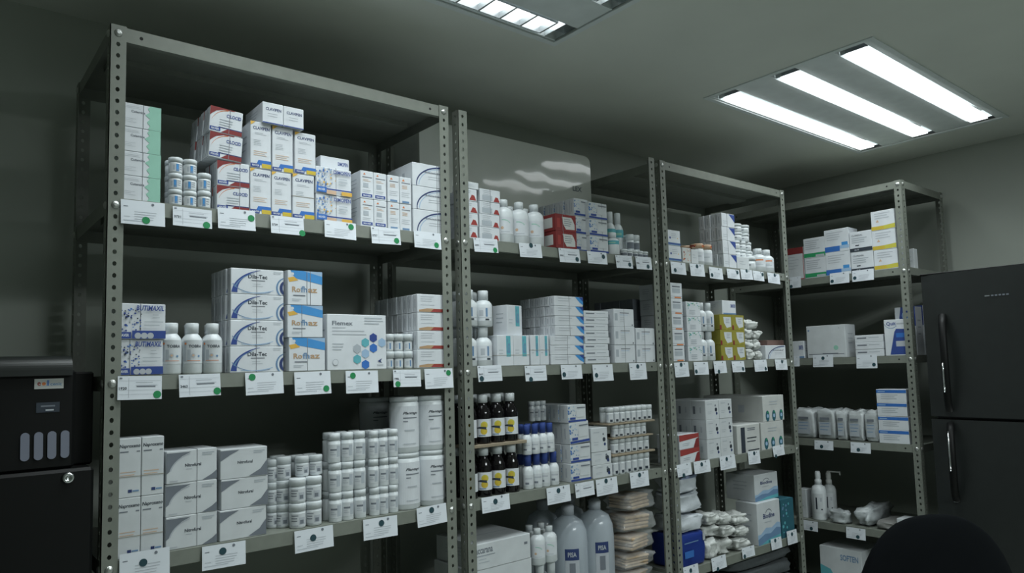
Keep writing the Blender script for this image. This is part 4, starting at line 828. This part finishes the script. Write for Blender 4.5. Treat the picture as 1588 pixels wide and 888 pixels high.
  ('box','wv2','wave',3,4,2.4152,2.5892,-1.3375,0.1093,0.0300,1,1,1,0.1400,'white carton with blue wave, upper','box','blue wave cartons',{}),
  ('box','tl','tealbox',3,4,2.5691,2.6683,-1.5076,0.1607,0.0080,1,1,1,0.1200,'dark teal carton by rack post','box','',{}),
  ('tag',3,4,1.8745,1.9628,-1.5392,-1.4935,(0.0418,0.0284),'','d'),
  ('tag',3,4,2.0468,2.1384,-1.5408,-1.4932,(0.0329,0.0032),'','d'),
  ('tag',3,4,2.2473,2.3338,-1.5302,-1.4903,(0.0134,0.0075),'','d'),
  ('tag',3,4,2.4576,2.5372,-1.5350,-1.4906,(0.0320,0.0351),'','d'),
  ('tag',3,4,2.5831,2.6617,-1.5358,-1.4795,(0.0390,0.0406),'','d'),
  ('soft','cl0','cloth',3,5,2.1826,2.6404,-1.8886,0.1187,0.0080,1,1,1,0.3000,'folded dark grey cloth','cloth','folded cloths on floor-level shelf',{}),
  ('soft','cl1','cloth',3,5,2.1936,2.6541,-1.7695,0.0530,0.0080,1,1,1,0.3000,'folded dark grey cloth','cloth','folded cloths on floor-level shelf',{}),
  ('soft','cl2','cloth',3,5,2.1985,2.6603,-1.7161,0.0597,0.0080,1,1,1,0.3000,'folded dark grey cloth','cloth','folded cloths on floor-level shelf',{}),
  ('soft','cl3','cloth',3,5,2.2041,2.6672,-1.6559,0.0599,0.0080,1,1,1,0.3000,'folded dark grey cloth','cloth','folded cloths on floor-level shelf',{}),
  ('soft','cl4','cloth',3,5,2.2097,2.6742,-1.5956,0.0529,0.0080,1,1,1,0.3000,'folded dark grey cloth','cloth','folded cloths on floor-level shelf',{}),
  ('box','c0','redtop2',4,1,0.3257,0.4129,-0.3646,0.1578,0.0080,1,1,1,0.1000,'white carton with dull red top','box','',{}),
  ('box','c1','greenband',4,1,0.4162,0.5220,-0.3646,0.0960,0.0080,1,2,1,0.0900,'white carton with green band','box','green banded cartons',{}),
  ('box','c2','blueband',4,1,0.5220,0.6379,-0.3646,0.1078,0.0080,1,2,1,0.0900,'white carton with blue band','box','blue banded cartons',{}),
  ('box','c3','blackband',4,1,0.6409,0.7423,-0.3646,0.0934,0.0080,1,2,1,0.0900,'white carton with black band','box','black banded cartons',{}),
  ('box','c4','yellowband',4,1,0.7423,0.8444,-0.3646,0.0881,0.0080,1,3,1,0.0900,'white carton with yellow band','box','yellow banded cartons',{}),
  ('box','c5','plain',4,1,0.8324,0.8570,-0.3646,0.0958,0.1500,1,1,1,0.0400,'small white box behind rack corner post','box','',{}),
  ('tag',4,1,0.3421,0.3990,-0.4042,-0.3503,(0.0068,0.0088),'','d'),
  ('tag',4,1,0.5431,0.6341,-0.4067,-0.3552,(0.0108,0.0140),'','d'),
  ('tag',4,1,0.6477,0.7441,-0.4061,-0.3557,(0.0118,0.0164),'','d'),
  ('box','c6','plainblue',4,2,0.3217,0.3849,-0.7456,0.0842,0.0080,1,1,1,0.0600,'small white carton with blue corner mark','box','',{}),
  ('box','c7','bigwhite2',4,2,0.4045,0.5916,-0.7456,0.1517,0.0080,1,1,1,0.1000,'large greyish white carton with thin stripe','box','',{}),
  ('box','c8','thinw',4,2,0.6331,0.7583,-0.7456,0.0321,0.0080,1,3,1,0.0900,'flat white carton with grey title','box','three flat white cartons',{}),
  ('box','c9','quit',4,2,0.7665,0.8685,-0.7456,0.1579,0.0080,1,1,1,0.0700,'upright white carton with slanted blue panel','box','',{}),
  ('box','c9b','bluetop',4,2,0.7771,0.8636,-0.7456,0.2142,0.1000,1,1,1,0.0700,'taller blue-topped carton behind slanted-panel one','box','',{}),
  ('box','c9c','bluetop',4,2,0.7803,0.8569,-0.7456,0.2230,0.2000,1,1,1,0.0600,'blue-topped carton furthest back','box','',{}),
  ('tag',4,2,0.3211,0.3678,-0.7836,-0.7335,None,'','d'),
  ('tag',4,2,0.4361,0.5333,-0.7888,-0.7309,(0.0491,0.0413),'','d'),
  ('tag',4,2,0.6410,0.7323,-0.7984,-0.7373,(0.0773,0.0158),'','d'),
  ('soft','sp0','pouch',4,3,0.3139,0.4151,-1.1266,0.1462,0.0080,1,1,1,0.1200,'standing clear-wrapped white pouch','pouch','clear-wrapped pouches in a row',{}),
  ('soft','sp1','pouch',4,3,0.4215,0.5150,-1.1266,0.1464,0.0080,1,1,1,0.1200,'standing clear-wrapped white pouch','pouch','clear-wrapped pouches in a row',{}),
  ('soft','sp2','pouch',4,3,0.5180,0.5662,-1.1266,0.1464,0.0080,1,1,1,0.1200,'standing clear-wrapped white pouch','pouch','clear-wrapped pouches in a row',{}),
  ('soft','sp3','pouch',4,3,0.5692,0.6451,-1.1266,0.1453,0.0080,1,1,1,0.1200,'standing clear-wrapped white pouch','pouch','clear-wrapped pouches in a row',{}),
  ('soft','sp4','pouch',4,3,0.6480,0.7101,-1.1266,0.1450,0.0080,1,1,1,0.1200,'standing clear-wrapped white pouch','pouch','clear-wrapped pouches in a row',{}),
  ('box','c10','bluestripetop',4,3,0.7129,0.8395,-1.1266,0.0589,0.0080,1,4,1,0.1000,'white carton with royal blue top stripe','box','royal blue striped cartons',{}),
  ('tag',4,3,0.4176,0.5081,-1.1733,-1.1312,(0.0347,0.0143),'','d'),
  ('tag',4,3,0.5890,0.6783,-1.1760,-1.1298,(0.0350,0.0139),'','d'),
  ('bot','p1','pump',4,4,0.3582,0.4343,-1.5076,0.2258,0.0080,1,1,1,0.0500,'white dispenser bottle with slim neck','bottle','',{}),
  ('bot','p2','pump2',4,4,0.3752,0.4449,-1.5076,0.2158,0.0850,1,1,1,0.0500,'white pump-top bottle behind slim-necked bottle','bottle','',{}),
  ('box','p3','plain',4,4,0.2971,0.3398,-1.5076,0.1346,0.0300,1,1,1,0.0600,'dim white box left of dispenser bottle','box','',{}),
  ('soft','p4','clearpack',4,4,0.4550,0.5516,-1.5076,0.0637,0.0040,1,1,1,0.0700,'heaped clear plastic pack','pack','',{}),
  ('soft','p5','clearpack',4,4,0.5663,0.6525,-1.5076,0.0888,0.0100,1,1,1,0.2600,'rolled clear plastic bundle lying lengthwise','bundle','',{}),
  ('soft','p6','greypack',4,4,0.6553,0.7515,-1.5076,0.0383,0.0100,1,1,1,0.2000,'flat grey-beige plastic pack','pack','',{}),
  ('box','p7','plain',4,4,0.7622,0.8148,-1.5076,0.0616,0.0100,1,1,1,0.0800,'small white-edged box near chair back','box','',{}),
  ('tag',4,4,0.3251,0.4086,-1.5561,-1.5109,(0.0517,0.0108),'','d'),
  ('tag',4,4,0.5429,0.6299,-1.5605,-1.5118,(0.0526,0.0112),'','d'),
  ('box','lastb','cloudbox',4,5,0.3968,0.5939,-1.8886,0.2682,0.0200,1,1,1,0.2000,'white carton with teal cloud artwork','box','',{}),
]
# ------------------------------------------------------------------ putting the stock on the shelves
RACKN = {1: 'left rack', 2: 'second rack', 3: 'third rack', 4: 'corner rack'}
SHELFN = {1: 'upper shelf', 2: 'middle shelf', 3: 'lower shelf', 4: 'bottom shelf', 5: 'floor-level shelf'}
def place(U, x, y):
    return (x, y, 0.0) if U != 4 else (2.985+y, .48-x, -math.pi/2)
def poswords(c, C, r, R, d, D, isbot):
    out = []
    if C == 2: out.append(('left column', 'right column')[c])
    elif C == 3: out.append(('left column', 'middle column', 'right column')[c])
    elif C > 3: out.append(('first', 'second', 'third', 'fourth', 'fifth', 'sixth', 'seventh', 'eighth')[c]+' column')
    if R == 2: out.append(('lower tier', 'upper tier')[r])
    elif R == 3: out.append(('bottom tier', 'middle tier', 'top tier')[r])
    elif R > 3: out.append('top tier' if r == R-1 else ('bottom', 'second', 'third', 'fourth', 'fifth', 'sixth', 'seventh')[r]+' tier')
    if D > 1: out.append('frontmost' if d == 0 else ('rearmost' if d == D-1 else ('', 'second back', 'third back', 'fourth back', 'fifth back', 'sixth back', 'seventh back', 'eighth back')[d]))
    return ' '.join(out)
USED = {}
def label_for(desc, pos, U, k):
    s = desc + ((' ' + pos) if pos else '') + ', ' + RACKN[U] + ' ' + SHELFN[k]
    words = s.split()
    if len(words) > 16:
        s = desc.replace('white ', '').replace(' the ', ' ') + ((' ' + pos) if pos else '') + ', ' + RACKN[U] + ' ' + SHELFN[k]
        words = s.split()
    if len(words) > 16: print('LONG', len(words), s)
    if s in USED: print('DUPLICATE', s)
    USED[s] = 1
    return s
rng = random.Random(3)
tagn = {}
for row in STOCK:
    if row[0] == 'tag': tagn.setdefault((row[1], row[2]), []).append(row)
ORD = ('first', 'second', 'third', 'fourth', 'fifth', 'sixth', 'seventh', 'eighth')
def soft_thing(row):
    kind, name, style, U, k, x0, x1, z0, h, yf, C, R, D, t, desc, cat, grp, o = row
    w = x1-x0; x, y, rz = place(U, (x0+x1)/2, yf+t/2); sd = sum(map(ord, name)) % 97
    S = {'gauzeroll': ('gauze_roll', 'gauze', .42, .55, None), 'bluebag': ('plastic_packet', 'bagblue', .08, .16, None), 'whitebag': ('plastic_bag', 'bagplastic', .30, .28, None), 'cloth': ('folded_cloth', 'clothm', .12, .3, None),
         'pouch': ('wrapped_pouch', 'pouchm', .2, .22, None), 'clearpack': ('plastic_pack', 'clearm', .3, .5, None), 'greypack': ('plastic_pack', 'greym', .2, .4, None)}[style]
    nm, mm, amp, e1, top = S
    if name == 'bagW3': top = 'bagtop'
    me = soft_mesh(w*1.02, t, h, sd, amp, e1, mm, nm, top)
    ob = link(nm, me, None, (x, y, z0), rz + rng.uniform(-.03, .03))
    i = ''
    if style == 'gauzeroll' and name[0] == 'w':
        n = int(name[3:]); pos = ('left ', 'right ')[n % 2]+('bottom', 'bottom', 'second tier', 'second tier', 'third tier', 'third tier')[n] if n < 6 else 'topmost'
    elif style == 'gauzeroll': pos = {'r': 'bottom tier ', 's': 'middle tier ', 't': 'top tier '}[name[1]]+('left', 'middle', 'right')[int(name[2])]
    elif style == 'cloth': pos = ('lowest', 'second lowest', 'middle', 'second from top', 'topmost')[int(name[2:])]
    elif style == 'pouch': pos = ORD[int(name[2:])]+' from left'
    else: pos = ''
    tag(ob, label_for(desc, pos, U, k), cat, grp or None)
    if style == 'pouch':
        b = MB(); b.map = lambda u, v, e: Vector((u-w/2, -t/2-.0005-e, v)); b.w = w; b.h = h; b.R(.2, .15, .8, .55, 'ghost'); b.R(.25, .62, .75, .7, 'grey'); b.L(.25, .75, .5, 3, .1, 'bluegrey', .02)
        link('printed_label', b.mesh('printed_label'), ob)
    if style == 'bluebag':
        b = MB(); b.map = lambda u, v, e: Vector((u-w/2, -t/2-.001-e, v)); b.w = w; b.h = h; b.R(.15, .72, .7, .75, 'bluegrey'); b.R(.15, .3, .5, .5, 'blue'); b.R(.88, .7, .98, .9, 'ltgrey')
        link('printed_label', b.mesh('printed_label'), ob)
for row in STOCK:
    kind = row[0]
    if kind == 'tag':
        _, U, k, x0, x1, zb, zt, d, num, dot = row
        w = x1-x0; h = zt-zb; lst = sorted(tagn[(U, k)], key=lambda r: r[3]); n = lst.index(row)
        b = MB(); b.map = lambda u, v, e: Vector((u, -.0006-.004*(1-v/max(h, .001))-e, v)); b.w, b.h, b.e = w, h, .0003
        b.face([b.map(0, 0, 0), b.map(w, 0, 0), b.map(w, h, 0), b.map(0, h, 0)], 'paper')
        b.face([b.map(0, 0, -.0005), b.map(w, 0, -.0005), b.map(w, h, -.0005), b.map(0, h, -.0005)][::-1], 'paper')
        b.face([b.map(0, 0, 0), b.map(0, h, 0), b.map(0, h, -.0005), b.map(0, 0, -.0005)], 'paper'); b.face([b.map(w, 0, 0), b.map(w, h, 0), b.map(w, h, -.0005), b.map(w, 0, -.0005)], 'paper')
        if num:
            b.T(num, .03, .2, .42, .54, 'ink'); b.R(.42, .53, .85, .58, 'grey'); b.R(.24, .08, .25, .92, 'ltgrey')
            for q in (.8, .4, .22): b.R(.03, q, .97, q+.01, 'ltgrey')
            b.L(.4, .9, .72, 2, .12, 'ghost', .02); b.R(.04, .88, .1, .94, 'grey')
        else:
            b.R(.06, .72, .16, .75, 'grey'); b.L(.3, .92, .52, 4, .1, 'ltgrey', .022); b.R(.06, .3, .2, .32, 'ltgrey'); b.C(.72, .88, .035, 'grey', 8)
            b.L(.05, .8, .14, 1, .1, 'ghost', .02)
        x, y, rz = place(U, x0, -.0022)
        col = 'green' if dot == 'g' else 'shade-darkened'
        ob = link('price_card', b.mesh('price_card'), None, (x, y, zb), rz)
        ob.rotation_euler = (0, rng.uniform(-.03, .03) if U != 4 else 0, rz)
        lab = 'white price card' + (' with %s dot, ' % col if d else ' without dot, ') + ORD[n] + ' from left, ' + RACKN[U] + ' ' + SHELFN[k] + ' edge'
        tag(ob, lab, 'price card', 'price cards on shelf edges')
        if d:
            s = MB(); s.map = b.map; s.w, s.h, s.e = w, h, .0008; s.C(d[0]/w, d[1]/h, .0080/w, 'dotgreen' if dot == 'g' else 'dotgreen_shaded', 16)
            link('dot_sticker', s.mesh('dot_sticker'), ob)
        continue
    _, name, style, U, k, x0, x1, z0, h, yf, C, R, D, t, desc, cat, grp, o = row
    if kind == 'soft': soft_thing(row); continue
    if kind == 'gauze':
        w = x1-x0; n = int(name[2]); hh = h-.002; x, y, rz = place(U, (x0+x1)/2, yf+t/2)
        root = empty('gauze_pack', (x, y, z0), rz+(.22, -.12, .18, -.2, .12)[n-1]); tag(root, label_for('tan gauze pads in clear bag', ('bottom of pile', 'second from bottom', 'middle of pile', 'second from top', 'top of pile')[n-1], U, k), cat, grp)
        g = MB()
        nl = 4
        for i in range(nl): q = rng.uniform(-.006, .006); g.box(-w*.33+q, -t*.38+rng.uniform(-.004, .004), .006+(hh-.020)*i/nl, w*.33+q, t*.38, .006+(hh-.020)*(i+.86)/nl, 'tan', .003)
        link('gauze_pads', g.mesh('gauze_pads'), root)
        link('clear_bag', soft_mesh(w*1.12, t*1.0, hh, n, .25, .35, 'film', 'clear_bag'), root)
        continue
    cw = (x1-x0)/C
    if kind == 'box':
        gap = .0008 if C > 1 else 0
        me = carton_mesh(style, cw-gap-.0004, t-.0006, h-.0006)
        bands = [('v', u) for u in o.get('band', [])] + ([('h', o['hband'])] if 'hband' in o else [])
        bm = [band_mesh(cw-gap-.0004, t-.0006, h-.0006, u, q == 'v') for q, u in bands]
        for r in range(R):
            for c in range(C):
                for d in range(D):
                    jx = rng.uniform(-1, 1)*(o.get('jit', .0012 if D == 1 else .0025)); jy = abs(rng.uniform(0, 1))*.001
                    if 'shift' in o: jx = .0008*rng.uniform(-1, 1) - .003*(d > 0)
                    if D > 1: jx -= .0004*d
                    lx = x0+cw*(c+.5)+(jx if C == 1 else 0); ly = yf+t*(d+.5)+jy
                    x, y, rz = place(U, lx, ly)
                    ob = link(NAMES.get(style, 'carton'), me, None, (x, y, z0+h*r), rz+o.get('rz', 0)+(rng.uniform(-1, 1)*o.get('rj', .012) if D == 1 and C == 1 else 0))
                    if 'tilt' in o:
                        a = o['tilt']; ob.rotation_euler = (0, a, rz); ob.location.z += abs(math.sin(a))*cw/2; ob.location.x += math.sin(a)*h*r*1.0+o.get('lean', 0)
                    tag(ob, label_for(desc, poswords(c, C, r, R, d, D, False), U, k), cat, grp or None)
                    if d == 0:
                        for q in bm: link('rubber_band', q, ob)
    else:
        parts = bottle_parts(style, cw, h-.0006); nm = BNAME[style]; fd = cw
        for r in range(R):
            for c in range(C):
                for d in range(D):
                    if style == 'syrup' and d: ox = cw*.0
                    ox = cw*.22*(d % 2) if D > 1 else 0
                    if x1+ox > (x1 if C == 1 else x1) and c == C-1: ox = 0 if style in ('whitebig', 'bluecap', 'trayjar') else ox
                    if style in ('whitebig', 'bluecap', 'trayjar', 'syrup', 'jar_blue', 'tallsmall', 'vial', 'plantago', 'widejar', 'jar_grey', 'redcap', 'orangeb', 'vialw', 'saline'): ox = 0
                    j = min(o.get('jit', .0), .002)
                    lx = x0+cw*(c+.5)+ox+rng.uniform(-j, j); ly = yf+cw*(d*(1.0 if D == 1 or ox == 0 else 1.03)+.5)
                    x, y, rz = place(U, lx, ly)
                    face = -math.atan2(x-CAMPOS.x, y-CAMPOS.y) if U != 4 else -math.atan2(x-CAMPOS.x, y-CAMPOS.y)
                    fac = {'tobra': .55, 'plantago': .62, 'syrup': .85, 'saline': .75}.get(style, .85)
                    if U == 4: base = -math.pi/2 + (face+math.pi/2)*fac
                    else: base = face*fac
                    root = empty(nm, (x, y, z0+h*r), base+rng.uniform(-.2, .2))
                    tag(root, label_for(desc, poswords(c, C, r, R, d, D, True), U, k), cat, grp or None)
                    for pn, pm in parts:
                        if pn in ('label', 'cap_print') and d > 0: continue
                        link(pn, pm, root)

# ------------------------------------------------------------------ black refrigerator
FX = 2.955
root = empty('refrigerator', (FX, -.47, FLOOR)); tag(root, 'black two-door refrigerator with curved handles beside corner rack', 'refrigerator')
HF = 2.15-.415
b = MB(); b.box(.045, -.78, .06, .54, -.0, HF-.01, 'fridge', .006); b.box(.06, -.76, 0, .5, -.02, .06, 'rubber'); link('cabinet', b.mesh('cabinet'), root)
def door(z0, z1, name):
    b = MB(); n = 14; P = []
    for i in range(n+1):
        u = i/n; P.append((-.03*math.sin(math.pi*u)**.8 + .003, -u*.79+.004))
    pts0 = [(x, y) for x, y in P]+[(.042, -.786), (.042, .004)]
    N = len(pts0)
    b.geo([(x, y, z0) for x, y in pts0]+[(x, y, z1) for x, y in pts0], [tuple(range(N)), tuple(range(2*N-1, N-1, -1))]+[(i, (i+1) % N, N+(i+1) % N, N+i) for i in range(N)], 'fridge')
    return link(name, b.mesh(name), root)
split = 2.15-1.005
dl = door(.07, split-.006, 'lower_door'); du = door(split+.006, HF, 'upper_door')
def tube(pts, r, m, name, n=10, flat=1.0):
    b = MB(); vs = []; fs = []
    for k, p in enumerate(pts):
        p = Vector(p); q = (Vector(pts[min(k+1, len(pts)-1)])-Vector(pts[max(k-1, 0)])).normalized()
        a = q.orthogonal().normalized() if abs(q.y) > .9 else q.cross(Vector((0, 1, 0))).normalized(); c = q.cross(a)
        for i in range(n): t = 2*math.pi*i/n; vs.append(p+a*r*math.cos(t)+c*r*flat*math.sin(t))
    for k in range(len(pts)-1):
        for i in range(n): j = (i+1) % n; fs.append((k*n+i, k*n+j, (k+1)*n+j, (k+1)*n+i))
    fs.append(tuple(range(n))); fs.append(tuple((len(pts)-1)*n+i for i in range(n)))
    b.geo(vs, fs, m); return b.mesh(name, True)
# handles: bowed dark bars on the left of each door with bright inner strip
def handle(z0, z1, par, flip):
    P = [(-.018-.045*math.sin(math.pi*i/10)**.7, -.075-.012*math.sin(math.pi*i/10), z0+(z1-z0)*i/10) for i in range(11)]
    h = link('door_handle', tube(P, .011, 'black', 'door_handle', 10, 1.3), par)
    zc = (z0+.055, z0+.2) if flip else (z1-.2, z1-.02)
    Q = [(x-.012, y+.004, z) for x, y, z in P if zc[0] <= z <= zc[1]]
    if len(Q) > 1: link('chrome_strip', tube(Q, .0035, 'chrome', 'chrome_strip'), h)
    b = MB(); zz = (z1 if flip else z0); b.box(-.024, -.082, zz-.008, -.012, -.066, zz+.004, 'alu', .002); link('handle_end', b.mesh('handle_end'), h)
handle(split+.03, 2.15-.585, du, True); handle(2.15-1.33, split-.02, dl, False)
b = MB(); b.w, b.h, b.e = .085, .013, .0005; b.map = lambda u, v, e: Vector((-.0275-e, -.235-u, HF-.115+v)); b.R(0, .35, .2, .7, 'alu'); [b.R(.26+.15*i, .3, .36+.15*i, .75, 'grey') for i in range(5)]; link('badge', b.mesh('badge'), du)
b = MB(); b.box(-.005, -.79, HF, .545, .006, HF+.006, 'black', .002); link('top_cover', b.mesh('top_cover'), root)

# ------------------------------------------------------------------ black drinks machine at the left edge
MX, MY = -.036, .0
root = empty('dispenser_machine', (MX, MY, FLOOR)); tag(root, 'black machine with four pale lit buttons at left photo edge', 'machine')
b = MB(); b.box(-.52, 0, .02, .022, .40, 2.15-.93, 'black', .006); link('lower_cabinet', b.mesh('lower_cabinet'), root)
b = MB(); b.box(-.5, .06, 2.15-.93, .028, .38, 2.15-.735, 'black', .004); link('rear_housing', b.mesh('rear_housing'), root)
b = MB(); b.box(-.52, .012, 2.15-.93, -.012, .38, 2.15-.73, 'black', .006); hd = link('upper_housing', b.mesh('upper_housing'), root)
P = [(.0, -.004, 0)]
b = MB(); slab(b, [(0, 0)], 0, 0, 'black') if False else None
n = 10; prof = [(.012+.03*(1-math.cos(math.pi/2*i/n))-.012, 2.15-.73+.028*math.sin(math.pi/2*i/n)) for i in range(n+1)]
prof = [(0.0, 2.15-.742)]+prof+[(.38, 2.15-.702), (.38, 2.15-.742)]; N = len(prof)
b = MB(); b.geo([(-.52, y, z) for y, z in prof]+[(-.02, y, z) for y, z in prof], [tuple(range(N)), tuple(range(2*N-1, N-1, -1))]+[(i, (i+1) % N, N+(i+1) % N, N+i) for i in range(N)], 'fridge'); link('rounded_lid', b.mesh('rounded_lid'), root)
def on_front(u0, z0, w_, h_, fn, name, y=.0115):
    b = MB(); b.w, b.h, b.e = w_, h_, .0004; b.map = lambda u, v, e: Vector((u0+u, y-e, z0+v)); fn(b); return link(name, b.mesh(name), root)
def stick(b):
    b.R(0, 0, 1, 1, 'kraftwhite'); b.T('e', .1, .22, .3, .7, 'red'); b.C(.32, .5, .07, 'orange', 10); b.T('ll', .42, .5, .3, .85, 'blue'); b.T('cenic', .54, .94, .3, .62, 'bluegrey')
on_front(-.084, 2.15-.768, .050, .020, stick, 'maker_sticker')
on_front(-.080, 2.15-.815, .040, .020, lambda b: (b.R(0, 0, 1, 1, 'ink'), b.R(.2, .55, .8, .7, 'grey'), b.R(.4, .15, .75, .3, 'ltgrey')), 'display')
for i in range(4):
    b = MB(); h_ = .055; w_ = .0155; P = []
    for j in range(16):
        a = 2*math.pi*j/16; P.append((w_/2*math.cos(a), h_/2+(h_/2-w_/2)*(1 if math.sin(a) > 0 else -1)+w_/2*math.sin(a)))
    slab(b, P, -.003, 0, 'lampbtn'); link('lit_button', b.mesh('lit_button'), root, (-.097+.0225*i, .0118, 2.15-.908))
b = MB(); b.lathe([(.010, 0), (.011, .004), (.009, .006), (.005, .0062), (.0045, .003)], 'chrome', 18); o = link('lock', b.mesh('lock', True), root, (-.024, 0, 2.15-.912-.035)); o.rotation_euler = (math.pi/2, 0, 0)

# ------------------------------------------------------------------ black chair in front of the corner rack
cx, cy, ch = 1.47, -1.02, -1.105
ang = math.atan2(Fv.x, Fv.y)
root = empty('office_chair', (cx, cy, FLOOR), -ang+.12); tag(root, 'black upholstered chair seen from behind at bottom right', 'chair')
def cushion(w_, t_, h_, nm, seed, loc, rx=0):
    me = soft_mesh(w_, t_, h_, seed, .02, .42, 'blackfab', nm, None, 40, 20); o = link(nm, me, root, loc); o.rotation_euler = (rx, 0, 0); return o
H0 = ch-FLOOR
bk = soft_mesh(.40, .075, .48, 2, .012, .85, 'blackfab', 'backrest', None, 40, 24); o = link('backrest', bk, root, (0, 0, H0-.48))
cushion(.48, .46, .08, 'seat', 3, (0, .26, .43))
b = MB(); b.box(-.03, .0, .40, .03, .03, H0-.40, 'black'); b.box(-.03, .0, .40, .03, .26, .428, 'black'); link('back_support', b.mesh('back_support'), root)
b = MB(); b.lathe([(.028, .08), (.028, .42)], 'black', 14, 0, .26); link('column', b.mesh('column', True), root)
for i in range(5):
    a = 2*math.pi*i/5+.3; b = MB()
    link('base_leg', tube([(0, .26, .1), (.28*math.cos(a), .26+.28*math.sin(a), .065)], .018, 'black', 'base_leg'), root)
    b.lathe([(.02, 0), (.026, .01), (.026, .04), (.02, .05)], 'rubber', 12, .28*math.cos(a), .26+.28*math.sin(a)); link('caster', b.mesh('caster', True), root)
